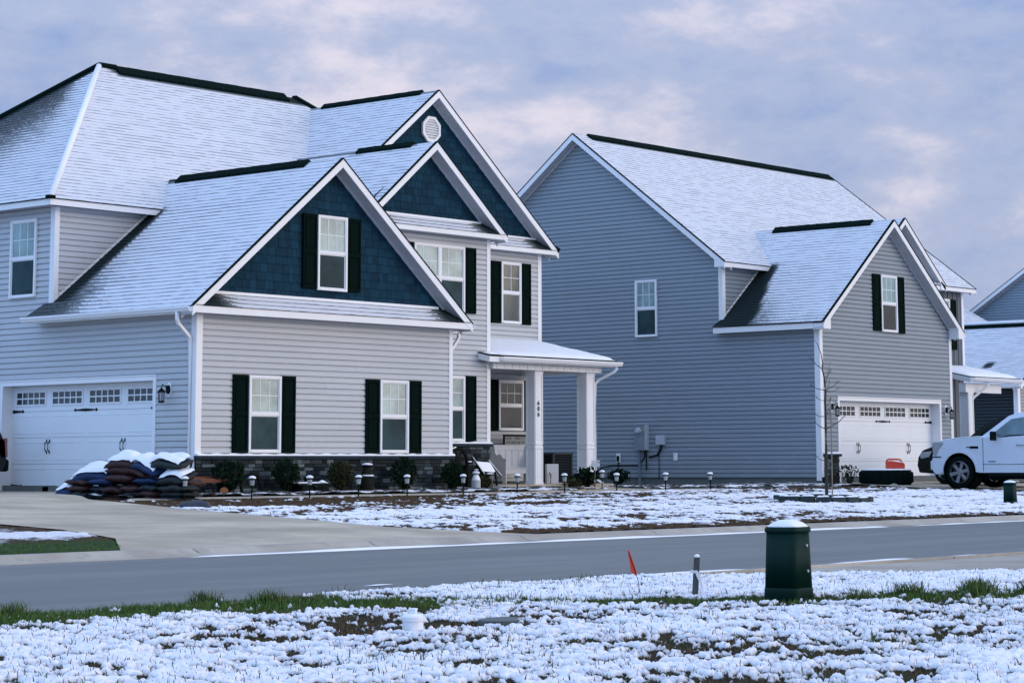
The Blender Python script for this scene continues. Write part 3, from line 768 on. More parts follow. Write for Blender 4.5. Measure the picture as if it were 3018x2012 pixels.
    gable_trim(H, mpY(4.40), 12.04, 10.27, 9.2, zC(9.2), 16.91, zC(16.91), .36)
    ed = lambda p: 9.6-p.y
    def bareF(p): return max(.04, 1.0*(1-sstep(.10, .46, ed(p)))*sstep(5.0, 5.6, p.x), .10*(1-sstep(4.5, 5.5, p.y)))
    slope_from_plan('main_roof', H, zF, [(-.42, 4.41), (16.94, 4.41), (11.77, 9.6), (4.97, 9.6)], 'y+', bareF)
    def bareL(p):
        hb = (14.79-p.y)-(p.x+.42)*.963; hf = (p.y-4.41)-(p.x+.42)*.963
        return max(.10+.42*sstep(6.5, 10.5, p.y)*sstep(.2, 1.2, hf)+.1*sstep(1, 4, p.x)*sstep(.2, 1.2, hf), 1.*(1-sstep(.15, .5, hb)))
    slope_from_plan('main_roof', H, zL, [(-.42, 14.79), (-.42, 4.41), (4.97, 9.6)][::-1], 'x+', bareL)
    slope_from_plan('main_roof', H, lambda x, y: 6.35+.815*(14.79-y), [(16.94, 14.79), (-.42, 14.79), (4.97, 9.6), (11.77, 9.6)], 'y-', lambda p: .15)
    slope_from_plan('main_roof', H, lambda x, y: 6.35+.818*(16.94-x), [(16.94, 4.41), (16.94, 14.79), (11.77, 9.6)], 'x-', lambda p: .15)
    slope_from_plan('cross_roof', H, zC, [(7.17, 4.40), (12.04, 4.40), (12.04, 9.25)], 'x+', lambda p: max(.05, .5*(1-sstep(.03, .15, 12.04-p.x))))
    slope_from_plan('cross_roof', H, zC, [(16.91, 4.40), (12.04, 9.25), (12.04, 4.40)], 'x-', lambda p: .1)
    ridge_vent('ridge_vent', H, (5.45, 9.6, 10.60), (11.35, 9.6, 10.60), .24, .055, .815)
    ridge_vent('ridge_vent', H, (12.04, 5.0, 10.29), (12.04, 8.7, 10.29), .12, .05, slC)
    mb = MB()    # snow rounded over the front hip, dark cap on the others
    mb.tube([(-.36, 4.47, 6.385), (2.3, 7.03, 8.47), (4.95, 9.58, 10.575)], .075, 8); mb.build('hip_cap', M_SNOW, H, smooth=True)
    for a, b in (((4.97, 9.6, 10.59), (-.42, 14.79, 6.36)), ((11.77, 9.6, 10.59), (16.94, 4.41, 6.36)), ((11.77, 9.6, 10.59), (16.94, 14.79, 6.36)), ((4.97, 9.6, 10.60), (5.5, 9.6, 10.60))):
        mb = MB(); mb.tube([a, b], .09, 6); mb.build('hip_cap', M_SHINGLE, H)
    mb = MB(); mb.box((-.40, 4.43, 6.375), (.16, .16, .07)); mb.build('hip_cap', M_SHINGLE, H)
    pl_box(H, 'fascia', M_TRIM, (-.41, 4.42, 6.205), (2.95, 4.442, 6.335)); pl_box(H, 'fascia', M_TRIM, (-.41, 4.444, 6.205), (-.388, 14.78, 6.335)); pl_box(H, 'soffit', M_SOFFIT, (-.388, 4.745, 6.225), (-.02, 14.78, 6.245))
    pl_box(H, 'shingle_edge', M_SHINGLE, (-.44, 4.40, 6.337), (2.80, 4.46, 6.356)); pl_box(H, 'shingle_edge', M_SHINGLE, (-.44, 4.462, 6.337), (-.38, 14.8, 6.356))
    pl_box(H, 'fascia', M_TRIM, (-.41, 14.76, 6.205), (16.93, 14.782, 6.335)); pl_box(H, 'fascia', M_TRIM, (16.91, 4.42, 6.205), (16.93, 14.75, 6.335))
    corner_board(H, Front(4.76), -.034, .10, 3.7, 6.22, Left(0), -4.88, -4.76+.0, 3.85, 6.22)
    corner_board(H, Front(4.76), 16.40, 16.55, .1, 6.25)
    # step flashing where the wing roof meets the main wall
    sloped_board(H, 'wall_flashing', (-.02, 4.735, zA(-.02)+.075), (2.70, 4.735, zA(2.70)+.075), (0, .02, 0), .07, 1., M_TRIM)
    # porch
    zP = lambda y: 3.24+.215*(y-1.88)
    pc = MB(); L = [(11.2, 1.88), (16.34, 1.88), (16.34, 4.75), (11.64, 4.75), (11.64, 2.28), (11.2, 2.28)]
    pc.ext([(x, y, zP(y)) for x, y in L], (0, 0, -.03)); pr = pc.build('porch_roof', M_SHINGLE, H)
    snow_slab(pr, lambda u, v: (11.66+(16.31-11.66)*u, 1.93+2.8*v, zP(1.93+2.8*v)), 40, 24, .07, 3)
    snow_slab(pr, lambda u, v: (11.28+.4*u, 1.97+.28*v, zP(1.97+.28*v)), 6, 4, .045, 4)
    gutter(H, (11.6, 1.885, 3.20), (16.40, 1.885, 3.20), (0, -1, 0))
    pl_box(H, 'fascia', M_TRIM, (11.2, 1.89, 3.07), (16.34, 1.91, 3.205))
    for x in (11.2, 16.32): sloped_board(H, 'rake_board', (x, 1.912, zP(1.912)-.032), (x, 2.28 if x < 12 else 4.74, zP(2.28 if x < 12 else 4.74)-.032), (.02, 0, 0), .15, 1., M_TRIM)
    mb = MB(); mb.box((13.8, 2.28, 3.03), (4.33, .26, .22))
    for k in range(15): mb.box((11.78+k*.295, 2.145, 3.03), (.025, .012, .215))
    mb.box((15.83, 3.58, 3.03), (.26, 2.32, .22)); mb.build('porch_beam', M_TRIM, H, bevel=.005)
    pl_box(H, 'porch_ceiling', M_SOFFIT, (11.65, 2.42, 3.10), (15.69, 4.74, 3.13))
    pl_box(H, 'porch_slab', M_CONC, (11.66, 2.02, -.5), (16.3, 4.74, .03), .015)
    post(H, 13.53, 2.42, .032, 2.92); post(H, 15.62, 2.42, .032, 2.92, .32)
    downspout(H, [(16.2, 1.82, 3.12), (16.2, 1.82, 3.02), (16.16, 1.88, 2.95), (15.95, 2.24, 2.74), (15.87, 2.3, 2.64), (15.87, 2.3, .16), (16.0, 2.16, .04)], .05)
    for k, ch in enumerate('606'):
        cu = bpy.data.curves.new('house_digit', 'FONT'); cu.body = ch; cu.size = .155; cu.extrude = .006; cu.align_x = 'CENTER'
        tmp = bpy.data.objects.new('tmp', cu); COL.objects.link(tmp); dg = bpy.context.evaluated_depsgraph_get(); me = bpy.data.meshes.new_from_object(tmp.evaluated_get(dg)); me.materials.clear(); me.materials.append(M_IRON); bpy.data.objects.remove(tmp)
        o = bpy.data.objects.new('house_digit', me); COL.objects.link(o); o.parent = H
        o.rotation_euler = (math.pi/2, 0, 0); o.location = V((13.50, 2.245, 2.045-k*.145))-H.location
    return H
house_one()
# ------------------------------------------------------------------ GREY HOUSE BESIDE IT
def house_two():
    H = thing('house', 'grey-sided house with a wide side wall and front garage beneath one shuttered window', 'house', (29.8, 7, 0))
    zM = lambda x, y: 6.36+.752*(y-2.83) if y < 8.55 else 6.36+.752*(14.27-y)
    zG = lambda x, y=0: 7.64-.81*abs(x-26.52)
    mb = MB(); siding(mb, Left(22.906), [[(.148, .15), (.148, 4.40), (-3.19, 4.40), (-3.19, 6.42), (-8.55, 10.47), (-13.9, 6.42), (-13.9, .15)]], phase=.02); mb.build('side_wall', M_SIDE2, H)
    pl_box(H, 'foundation', M_FOUND, (22.925, -.13, -.6), (36.7, 13.88, .16))
    mb = MB(); siding(mb, Front(-.148), [[(22.906, .15), (22.906, 4.40), (26.52, 7.46), (30.13, 4.40), (30.13, .15), (29.36, .15), (29.36, 2.30), (23.84, 2.30), (23.84, .15)]], phase=.02); mb.build('front_wall', M_SIDE2, H)
    mb = MB(); siding(mb, Front(3.19), [[(22.906, 4.0), (22.906, 6.3), (29.5, 6.3), (29.5, 4.0)]], phase=.06); mb.build('main_wall', M_SIDE2, H)
    mb = MB(); siding(mb, Right(30.13), [[(-.148, .1), (3.19, .1), (3.19, 4.4), (-.148, 4.4)]]); mb.build('rear_wall', M_SIDE2, H)
    mb = MB(); siding(mb, Right(36.75), [[(3.19, .1), (13.9, .1), (13.9, 6.42), (8.55, 10.47), (3.19, 6.42)]]); mb.build('rear_wall', M_SIDE2, H)
    mb = MB(); siding(mb, Back(13.9), [[(-36.75, .1), (-22.9, .1), (-22.9, 6.4), (-36.75, 6.4)]]); mb.build('rear_wall', M_SIDE2, H)
    mb = MB(); pl = Front(3.19); pl.poly(mb, [(29.6, .1), (36.75, .1), (36.75, 6.4), (35.0, 6.4), (32.58, 8.25), (29.6, 6.0)], -.02, .0)
    for k in range(24): pl.box(mb, 29.7+k*.305, 29.74+k*.305, .1, 6.3, 0, .02)
    mb.build('batten_wall', M_BATTEN, H)
    window(H, Left(22.906), -6.38, -5.56, 4.30, 6.00)
    garage_door(H, Front(-.148), 23.84, 29.36, 0., 2.30, .30)
    wall_lamp(H, Front(-.148), 23.42, 2.12); wall_lamp(H, Front(-.148), 29.74, 2.12)
    window(H, Front(-.148), 26.16, 27.035, 4.35, 6.02, glass=(M_GLASSB, M_GLASSK)); shutter(H, Front(-.148), 25.72, 26.145, 4.36, 6.03); shutter(H, Front(-.148), 27.05, 27.46, 4.34, 6.01)
    for a0, a1 in ((22.98, 23.72), (29.47, 30.10)):
        stone_wall(H, Front(-.148), a0, a1, -.2, .72); ledge(H, Front(-.148), a0-.03, a1+.06, .80)
    corner_board(H, Front(-.148), 22.872, 23.03, .15, 4.30, Left(22.906), .0, .148, .05, 4.30)
    corner_board(H, Front(-.148), 30.02, 30.16, .15, 4.28)
    corner_board(H, Front(3.19), 22.872, 23.02, 4.4, 6.25, Left(22.906), -3.30, -3.19, 4.55, 6.25)
    corner_board(H, Front(3.19), 36.65, 36.78, .1, 6.25)
    window(H, Front(3.19), 34.95, 35.82, 4.3, 5.97, cols=2); shutter(H, Front(3.19), 35.835, 36.25, 4.29, 5.97)
    # roofs
    def bareM(p): return max(-.36, .9*(1-sstep(.06, .34, 8.55-p.y))*sstep(23, 23.5, p.x))
    slope_from_plan('main_roof', H, zM, [(22.55, 2.83), (37.1, 2.83), (37.1, 8.55), (22.55, 8.55)], 'y+', bareM)
    slope_from_plan('main_roof', H, zM, [(37.1, 14.27), (22.55, 14.27), (22.55, 8.551), (37.1, 8.551)], 'y-', lambda p: .1)
    ridge_vent('ridge_vent', H, (23.3, 8.55, 10.68), (36.85, 8.55, 10.68), .20, .055, .752)
    gable_trim(H, mpX(22.54), 8.55, 10.66, 2.83, 6.36, 14.27, 6.36, .36)
    gable_trim(H, lambda a, d, z: (37.11-d, a, z), 8.55, 10.66, 2.83, 6.36, 14.27, 6.36, .36)
    for y0 in (2.83, 13.95):
        mb = MB(); f = (lambda y: y) if y0 < 5 else (lambda y: 17.1-y)
        mb.ext([(22.545, f(2.84), 6.21), (22.545, f(3.20), 6.21), (22.545, f(3.20), 6.50), (22.545, f(2.84), 6.34)], (.36, 0, 0)); mb.build('eave_return', M_TRIM, H)
    pl_box(H, 'fascia', M_TRIM, (22.57, 2.835, 6.215), (37.08, 2.857, 6.345)); pl_box(H, 'soffit', M_SOFFIT, (22.92, 2.857, 6.23), (37.08, 3.17, 6.25)); pl_box(H, 'shingle_edge', M_SHINGLE, (22.55, 2.815, 6.346), (37.1, 2.87, 6.366))
    def bareG(p):
        d = 3.19-p.y; h = p.x-22.62
        w = .42+.55*(1-sstep(0, 2.4, h))
        b = (1-sstep(w, w+.35, d))*(1-sstep(2.2, 2.6, h)) if p.x > 22.9 or d < 1.5 else 0
        return max(b, .52*(1-sstep(.8, 3.6, d))*(1-sstep(0, 2.0, h)), .30*(1-sstep(0, .7, h)), .03)
    slope_from_plan('garage_roof', H, zG, [(22.62, -.51), (22.62, 3.36), (22.88, 3.25), (24.9, 3.25), (26.52, 4.75), (26.52, -.51)], 'x+', bareG)
    slope_from_plan('garage_roof', H, zG, [(30.42, -.51), (30.42, 3.19), (28.2, 3.19), (26.52, 4.75), (26.52, -.51)], 'x-', lambda p: .1)
    ridge_vent('ridge_vent', H, (26.52, .25, 7.66), (26.52, 3.75, 7.66), .17, .05, .81)
    gable_trim(H, mpY(-.50), 26.52, 7.64, 22.62, zG(22.62), 30.42, zG(30.42), .35)
    for sx in (-1, 1):
        f = lambda x: 26.52+sx*(26.52-x)
        mb = MB(); mb.ext([(f(22.63), -.505, 4.28), (f(22.98), -.505, 4.28), (f(22.98), -.505, 4.62), (f(22.63), -.505, 4.44)], (0, .35, 0)); mb.build('eave_return', M_TRIM, H)
    pl_box(H, 'fascia', M_TRIM, (22.625, -.15, 4.29), (22.648, 3.34, 4.455)); pl_box(H, 'soffit', M_SOFFIT, (22.648, .0, 4.31), (22.88, 3.34, 4.33)); pl_box(H, 'shingle_edge', M_SHINGLE, (22.60, -.51, 4.457), (22.66, 3.35, 4.480))
    pl_box(H, 'fascia', M_TRIM, (30.395, -.15, 4.29), (30.418, 3.16, 4.455)); gutter(H, (30.418, 3.16, 4.455), (30.418, -.50, 4.455), (1, 0, 0))
    sloped_board(H, 'wall_flashing', (22.93, 3.165, zG(22.93)+.075), (24.95, 3.165, zG(24.95)+.075), (0, .02, 0), .07, 1., M_TRIM)
    downspout(H, [(30.48, .05, 4.36), (30.48, .05, 4.2), (30.45, .05, 4.10), (30.24, .05, 3.85), (30.20, .05, 3.75), (30.20, .05, 0)])
    # cross gable over the entrance
    zX = lambda x, y=0: 8.42-.83*abs(x-32.58)
    slope_from_plan('cross_roof', H, zX, [(30.1, 2.83), (32.58, 2.83), (32.58, 5.57)], 'x+', lambda p: .05)
    slope_from_plan('cross_roof', H, zX, [(35.06, 2.83), (32.58, 5.57), (32.58, 2.83)], 'x-', lambda p: .05)
    gable_trim(H, mpY(2.80), 32.58, 8.42, 30.1, zX(30.1), 35.06, zX(35.06), .38)
    mb = MB(); mb.ext([(35.04, 2.80, 6.21), (34.74, 2.80, 6.21), (34.74, 2.80, 6.50), (35.04, 2.80, 6.34)], (0, .34, 0)); mb.build('eave_return', M_TRIM, H)
    # porch
    zP = lambda y: 3.27+.21*(y-1.0)
    pc = MB(); pc.ext([(33.37, 1.0, zP(1)), (36.65, 1.0, zP(1)), (36.65, 3.17, zP(3.17)), (33.37, 3.17, zP(3.17))], (0, 0, -.03)); pr = pc.build('porch_roof', M_SHINGLE, H)
    snow_slab(pr, lambda u, v: (33.40+3.22*u, 1.03+2.12*v, zP(1.03+2.12*v)), 26, 16, .08, 9)
    gutter(H, (33.45, 1.005, 3.235), (36.7, 1.005, 3.235), (0, -1, 0)); pl_box(H, 'fascia', M_TRIM, (33.37, 1.008, 3.10), (36.65, 1.03, 3.24))
    sloped_board(H, 'rake_board', (33.37, 1.03, zP(1.03)-.032), (33.37, 3.16, zP(3.16)-.032), (.02, 0, 0), .16, 1., M_TRIM)
    pl_box(H, 'porch_beam', M_TRIM, (33.45, 1.25, 2.78), (35.75, 1.5, 3.08)); pl_box(H, 'porch_slab', M_CONC, (30.2, 1.1, -.5), (36.6, 3.17, .03))
    post(H, 33.76, 1.42, .032, 2.79, .32)
    downspout(H, [(34.35, .94, 3.14), (34.35, .94, 3.0), (34.2, 1.08, 2.85), (33.95, 1.26, 2.62), (33.88, 1.3, 2.5), (33.88, 1.3, .05)], .055)
    # utilities on the side wall
    P = Left(22.906)
    e = MB(); P.box(e, -6.37, -5.95, .94, 1.72, .02, .17); em = e.build('electric_meter_box', M_GREYPL, H, bevel=.012)
    s = MB(); P.box(s, -5.965, -5.935, .95, 1.73, .02, .185); P.box(s, -6.37, -5.93, 1.71, 1.735, .02, .185); s.build('box_edge', M_LIGHTGREY, em)
    c = P.pt(-6.20, 1.52, .17); g = MB(); g.lathe((c.x, c.y, c.z), [(.095, .01), (.095, -.03), (.08, -.04), (.08, -.10), (.06, -.12)], 18, axis='x'); g.build('meter_dial', M_LIGHTGREY, em)
    y = MB(); P.box(y, -6.05, -6.00, 1.50, 1.63, .171, .175); y.build('sticker', mat('yellow_sticker', (.45, .38, .08), .5), em)
    c1 = MB(); c1.tube([P.pt(-6.24, .95, .09), P.pt(-6.24, -.1, .09)], .04, 8); c1.build('conduit', M_PIPE, H)
    c2 = MB(); c2.tube([P.pt(-6.0, .95, .07), P.pt(-6.0, .35, .07)], .022, 6); c2.tube([P.pt(-7.9, .1, .05), P.pt(-7.75, .44, .05), P.pt(-7.3, .50, .04), P.pt(-6.3, .50, .04), P.pt(-6.1, .72, .05), P.pt(-6.05, .92, .06)], .018, 6)
    c2.tube([P.pt(-5.45, 1.12, .06), P.pt(-5.46, .96, .06), P.pt(-5.6, .80, .06), P.pt(-5.9, .74, .06)], .028, 6); c2.tube([P.pt(-5.55, 1.0, .04), P.pt(-5.55, .1, .04)], .012, 5); c2.tube([P.pt(-7.09, .60, .04), P.pt(-7.12, -.05, .04)], .014, 5); c2.build('cable', M_BLACK, H)
    b = MB(); P.box(b, -5.61, -5.30, 1.10, 1.38, .02, .13); b.build('phone_box', M_LIGHTGREY, H, bevel=.012)
    for a0, a1, z0, z1 in ((-7.17, -7.01, .59, .86), (-5.01, -4.87, .64, .86)):
        b = MB(); P.box(b, a0, a1, z0, z1, .02, .045); oo = b.build('outlet_cover', M_TRIM, H, bevel=.006)
        if a0 < -6: d = MB(); P.box(d, a0+.04, a1-.04, z0+.03, z1-.07, .046, .075); d.build('outlet', M_BLACK, oo)
    return H
house_two()
# ------------------------------------------------------------------ FARTHER HOUSES
def house_three():
    H = thing('house', 'farther house with dark side wall, beige front and long low snowy roof behind the pickup', 'house', (54, 12, 0))
    zG = lambda x, y=0: 6.0-.633*abs(x-50.6)
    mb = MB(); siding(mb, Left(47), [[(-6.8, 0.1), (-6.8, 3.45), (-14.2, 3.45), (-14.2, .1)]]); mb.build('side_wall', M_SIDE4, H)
    mb = MB(); siding(mb, Front(6.8), [[(47, .1), (47, 3.5), (50.6, 5.75), (54.2, 3.5), (54.2, .1)]]); siding(mb, Right(60.6), [[(14.3, .1), (25, .1), (25, 6.2), (20, 9), (14.3, 6)]]); siding(mb, Front(14.3), [[(54.2, .1), (54.2, 5.9), (60.6, 5.9), (60.6, .1)]]); mb.build('front_wall', M_SIDE3, H)
    corner_board(H, Front(6.8), 46.97, 47.16, .1, 3.4, Left(47), -6.95, -6.8, .1, 3.4)
    slope_from_plan('garage_roof', H, zG, [(46.65, 6.45), (46.65, 15.5), (50.6, 15.5), (50.6, 6.45)], 'x+', lambda p: max(.06, .7*(1-sstep(.05, .3, 50.6-p.x)), .8*(1-sstep(.1, .3, math.hypot((p.x-47.9)*.8, (p.y-8.5))))))
    slope_from_plan('garage_roof', H, zG, [(54.55, 6.45), (54.55, 14.3), (50.6, 15.5), (50.6, 6.45)], 'x-', lambda p: .1)
    ridge_vent('ridge_vent', H, (50.6, 6.9, 6.02), (50.6, 14.4, 6.02), .17, .06, .63); 
    mb = MB(); mb.tube([(50.55, 6.9, 6.11), (50.55, 10, 6.12), (50.55, 14.2, 6.11)], .07, 6); mb.build('ridge_snow', M_SNOW, H, smooth=True)
    gable_trim(H, mpY(6.44), 50.6, 6.0, 46.65, zG(46.65), 54.55, zG(54.55), .36)
    gutter(H, (46.66, 6.46, 3.49), (46.66, 14, 3.49), (-1, 0, 0)); pl_box(H, 'fascia', M_TRIM, (46.66, 6.5, 3.35), (46.69, 14.2, 3.49)); pl_box(H, 'soffit', M_SOFFIT, (46.69, 6.85, 3.37), (46.98, 14.2, 3.39))
    slope_from_plan('main_roof', H, lambda x, y: 6.83+.552*(y-15.67), [(50, 14), (61, 14), (61, 20), (50, 20)], 'y+', lambda p: .05)
    slope_from_plan('main_roof', H, lambda x, y: 6.83+.552*(20-15.67)-.552*(y-20), [(61, 26), (50, 26), (50, 20), (61, 20)], 'y-', lambda p: .05)
    sloped_board(H, 'rake_board', (60.98, 14, 5.88), (60.98, 20, 9.19), (.025, 0, 0), .18, 1, M_TRIM)
    return H
house_three()
def house_four():
    H = thing('house', 'most distant house, its blue-grey side gable rising beyond the other snowy roofs', 'house', (71, 13, 0))
    zM = lambda x, y: 10.93-.63*abs(y-13)
    mb = MB(); siding(mb, Left(64), [[(-5.6, .1), (-5.6, zM(0, 5.6)-.2), (-13, 10.72), (-20.4, zM(0, 20.4)-.2), (-20.4, .1)]]); siding(mb, Front(5.6), [[(64, .1), (64, 6.1), (78, 6.1), (78, .1)]]); mb.build('side_wall', M_SIDE5, H)
    slope_from_plan('main_roof', H, zM, [(63.65, 5.2), (78.3, 5.2), (78.3, 13), (63.65, 13)], 'y+', lambda p: .05)
    slope_from_plan('main_roof', H, zM, [(78.3, 20.8), (63.65, 20.8), (63.65, 13.001), (78.3, 13.001)], 'y-', lambda p: .05)
    gable_trim(H, mpX(63.64), 13, 10.93, 5.2, zM(0, 5.2), 20.8, zM(0, 20.8), .36)
    pl_box(H, 'fascia', M_TRIM, (63.66, 5.21, 5.87), (78.3, 5.23, 6.0))
    return H
house_four()
# ------------------------------------------------------------------ TERRAIN
def vnoise(x, y, seed=0):
    xi, yi = np.floor(x).astype(np.int64), np.floor(y).astype(np.int64); xf, yf = x-xi, y-yi
    def h(a, b):
        n = (a*374761393+b*668265263+seed*974711) & 0x7fffffff
        n = ((n ^ (n >> 13))*1274126177) & 0x7fffffff
        return ((n ^ (n >> 16)) & 0xffff)/65535.
    u, v = xf*xf*(3-2*xf), yf*yf*(3-2*yf)
    return (h(xi, yi)*(1-u)+h(xi+1, yi)*u)*(1-v)+(h(xi, yi+1)*(1-u)+h(xi+1, yi+1)*u)*v
def fbm(x, y, seed=0, o=4, g=.5):
    s = 0; a = 1.; t = 0
    for i in range(o): s = s+a*vnoise(x*2**i+17.3*i, y*2**i-9.1*i, seed+i); t += a; a *= g
    return s/t
def ss(e0, e1, x): t = np.clip((x-e0)/(e1-e0), 0, 1); return t*t*(3-2*t)
def gz(x, y):
    """lie of the land: road in a slight trough, lots rising to the houses"""
    x, y = np.asarray(x, float), np.asarray(y, float)
    z = np.interp(y, [-60, -23.3, -22.75, -22.6, -14.9, -14.3, -2.6, 0, 40], [-.45, -.45, -.47, -.56, -.56, -.48, -.12, -.07, -.07])
    return z
def gzf(x, y): return float(gz(x, y))
def np_mesh(name, verts, faces, material, attrs=None, smooth=True):
    me = bpy.data.meshes.new(name); nv, nf = len(verts), len(faces); k = faces.shape[1]
    me.vertices.add(nv); me.vertices.foreach_set('co', verts.astype(np.float32).ravel())
    me.loops.add(nf*k); me.loops.foreach_set('vertex_index', faces.astype(np.int32).ravel())
    me.polygons.add(nf); me.polygons.foreach_set('loop_start', np.arange(0, nf*k, k, dtype=np.int32)); me.polygons.foreach_set('loop_total', np.full(nf, k, np.int32))
    if smooth: me.polygons.foreach_set('use_smooth', np.ones(nf, bool))
    me.update(calc_edges=True)
    for a, d in (attrs or {}).items(): at = me.attributes.new(a, 'FLOAT', 'POINT'); at.data.foreach_set('value', d.astype(np.float32))
    me.materials.append(material); me.validate()
    o = bpy.data.objects.new(name, me); COL.objects.link(o); return o
def grid_mesh(name, xs, ys, zf, material, attrs=None, keep=None, smooth=True):
    X, Y = np.meshgrid(xs, ys); Z = zf(X, Y); nx, ny = len(xs), len(ys)
    i = np.arange(nx*ny).reshape(ny, nx); F = np.stack([i[:-1, :-1], i[:-1, 1:], i[1:, 1:], i[1:, :-1]], -1).reshape(-1, 4)
    if keep is not None:
        K = keep(X, Y); kf = (K[:-1, :-1] & K[:-1, 1:] & K[1:, 1:] & K[1:, :-1]).ravel(); F = F[kf]
    P = np.stack([X, Y, Z], -1).reshape(-1, 3); A = {k: f(X, Y).ravel() for k, f in (attrs or {}).items()}
    used = np.zeros(len(P), bool); used[F.ravel()] = True; idx = np.cumsum(used)-1
    return np_mesh(name, P[used], idx[F], material, {k: a[used] for k, a in A.items()}, smooth)
def inside(X, Y, poly):
    r = np.zeros(X.shape, bool); n = len(poly)
    for i in range(n):
        (x1, y1), (x2, y2) = poly[i], poly[(i+1) % n]
        if y1 == y2: continue
        c = ((y1 <= Y) != (y2 <= Y)) & (X < x1+(Y-y1)/(y2-y1)*(x2-x1)); r ^= c
    return r
nonuni = lambda: np.unique(np.concatenate([-np.geomspace(60, 900, 14)[::-1], np.arange(-60, 100, 4.), np.geomspace(100, 900, 14)]))
M_FIELD = mat('winter_field', (.30, .29, .29), .9, .35, .05)
structure(grid_mesh('ground', nonuni(), nonuni(), lambda x, y: gz(x, y)-.16, M_FIELD))
DRIVE1 = [(.28, 1.15), (-.3, .9), (-3.1, .35), (-4.5, -2.4), (-5.6, -6.4), (-6.3, -9.8), (-6.9, -12.2), (-5.9, -14.3), (-13.6, -14.3), (-12.3, -12.6), (-11.6, -10.6), (-11.3, -8.0), (-10.6, -2.), (-10, 7.2), (.28, 7.2)]
DRIVE2 = [(23.7, .15), (23.2, -.7), (22.45, -2.4), (22.3, -12.0), (21.4, -14.3), (31.2, -14.3), (30.2, -12), (29.9, -.7), (29.5, .15)]
def poly_sheet(name, poly, zf, material, cell=.5):
    mb = MB(); strips(mb, (0, 0, 0), (1, 0, 0), (0, 1, 0), (0, 0, 1), [poly], cell, [(0, 0), (1, 0)], cell)
    mb.v = [(x, y, zf(x, y)) for x, y, z in mb.v]
    return structure(mb.build(name, material))
xr = np.concatenate([np.arange(-300, -40, 20.), np.arange(-40, 60, .5), np.arange(60, 320, 20.)])
structure(grid_mesh('road', xr, np.arange(-22.7, -14.79, .3), lambda x, y: -.55+.035*(1-((y+18.75)/3.9)**2)-.006, M_ROAD))
# rolled kerbs in 3 m lengths with open joints
for nm, prof in (('curb', [(-14.92, -.70), (-14.92, -.545), (-14.62, -.553), (-14.50, -.53), (-14.38, -.480), (-14.24, -.472), (-14.22, -.70)]), ('curb', [(-22.55, -.70), (-22.55, -.545), (-22.85, -.553), (-22.95, -.525), (-23.05, -.49), (-23.2, -.482), (-23.22, -.70)])):
    mb = MB(); x = -40.
    while x < 90:
        mb.ext([(x+.012, y, z) for y, z in prof], (3.05-.024, 0, 0)); x += 3.05
    structure(mb.build(nm, M_CURB, bevel=.008))
poly_sheet('driveway', DRIVE1, lambda x, y: min(gzf(x, y)+.035+.05*sstep(-6, 0, y), -.005) if y > -2 else gzf(x, y)+.035*sstep(-14.3, -12, y)+.004, M_CONC)
poly_sheet('driveway', DRIVE2, lambda x, y: gzf(x, y)+.05*sstep(-6, -.5, y)+.012, M_CONC)
WALK = [(-4.05, -2.75), (-3.1, -1.75), (11.6, -1.75), (11.9, 2.02), (13.2, 2.02), (13.4, -1.75), (15.5, -1.75), (15.5, -2.75)]
poly_sheet('sidewalk', WALK, lambda x, y: gzf(x, y)+.028, M_CONC, .4)
# mulch bed along the front wall
def bed(x0, x1, y0, y1, sn=0.):
    f = lambda x, y: gz(x, y)+.03+.045*fbm(x*3, y*3, 5)+.03*ss(.46, .62, fbm(x*2.2, y*4, 9))
    return structure(grid_mesh('mulch_bed', np.arange(x0, x1, .05), np.arange(y0, y1, .05), f, M_MULCH, {'snow': lambda x, y: sn+.0*x+.10*ss(.35, .1, np.abs(y-y0-.3))}))
bed(-2.9, 7.75, -1.72, .02); bed(7.75, 11.6, -1.72, 2.3, .02); bed(13.5, 22.3, -1.72, .4, .03)
# --- far lawn
def lawn_far_snow(x, y):
    s = fbm(x*.16+3, y*1.35, 21, 4)*.62+fbm(x*1.3, y*3.5, 31, 3)*.38
    edge = ss(-14.2, -13.5, y)*.34-.34                       # bare strip behind the kerb
    near = -.30*ss(-6.6, -3.4, y)*ss(14, 6, x)               # little snow by the walk
    leftb = -.10*ss(-3.5, -7, x)
    mid = .14*np.exp(-((y+10.3)/2.6)**2)
    right = .10*ss(4, 12, x)*ss(-2.5, -5, y)
    lot2 = -.34*ss(-4.6, -2.2, y)*ss(14, 17, x)
    drv = -.32*np.exp(-((x-21.9)/.9)**2)
    return np.clip((s-.50)*2.6+.54+(edge+near+leftb+mid+right+lot2+drv)*1.9, -.5, 1)
paved = lambda x, y: (inside(x, y, DRIVE1) | inside(x, y, DRIVE2) | ((y > -2.72) & (y < -1.72) & (x > -3.6) & (x < 15.5)))
keep_far = lambda x, y: ~(paved(x, y) | ((y > -1.75) & (x < 22.9)))
def lump_far(x, y): return fbm(x*9.5, y*7.0, 141, 3, .62)*.6+.4*fbm(x*3.2, y*2.6, 143, 3)
def mask_far(x, y): return np.clip(.5+(lump_far(x, y)-.5)*5.0+(lawn_far_snow(x, y)-.66)*1.35, 0, 1)
def zfar(x, y):
    return gz(x, y)+.004+.060*ss(.2, .95, mask_far(x, y))*(lump_far(x, y)-.05)+.035*(fbm(x*9, y*9, 43, 2)-.4)+.02*fbm(x*.7, y*.7, 5)-.16*paved(x, y)
structure(grid_mesh('lawn', np.arange(-7.6, 36, .05), np.arange(-14.24, .5, .05), zfar, M_LAWNF, {'snow': mask_far, 'green': lambda x, y: .15*fbm(x, y, 77)}, lambda x, y: ~((y > -1.70) & (x < 22.9)) & ~((y > -.1) & (x > 22.9))))
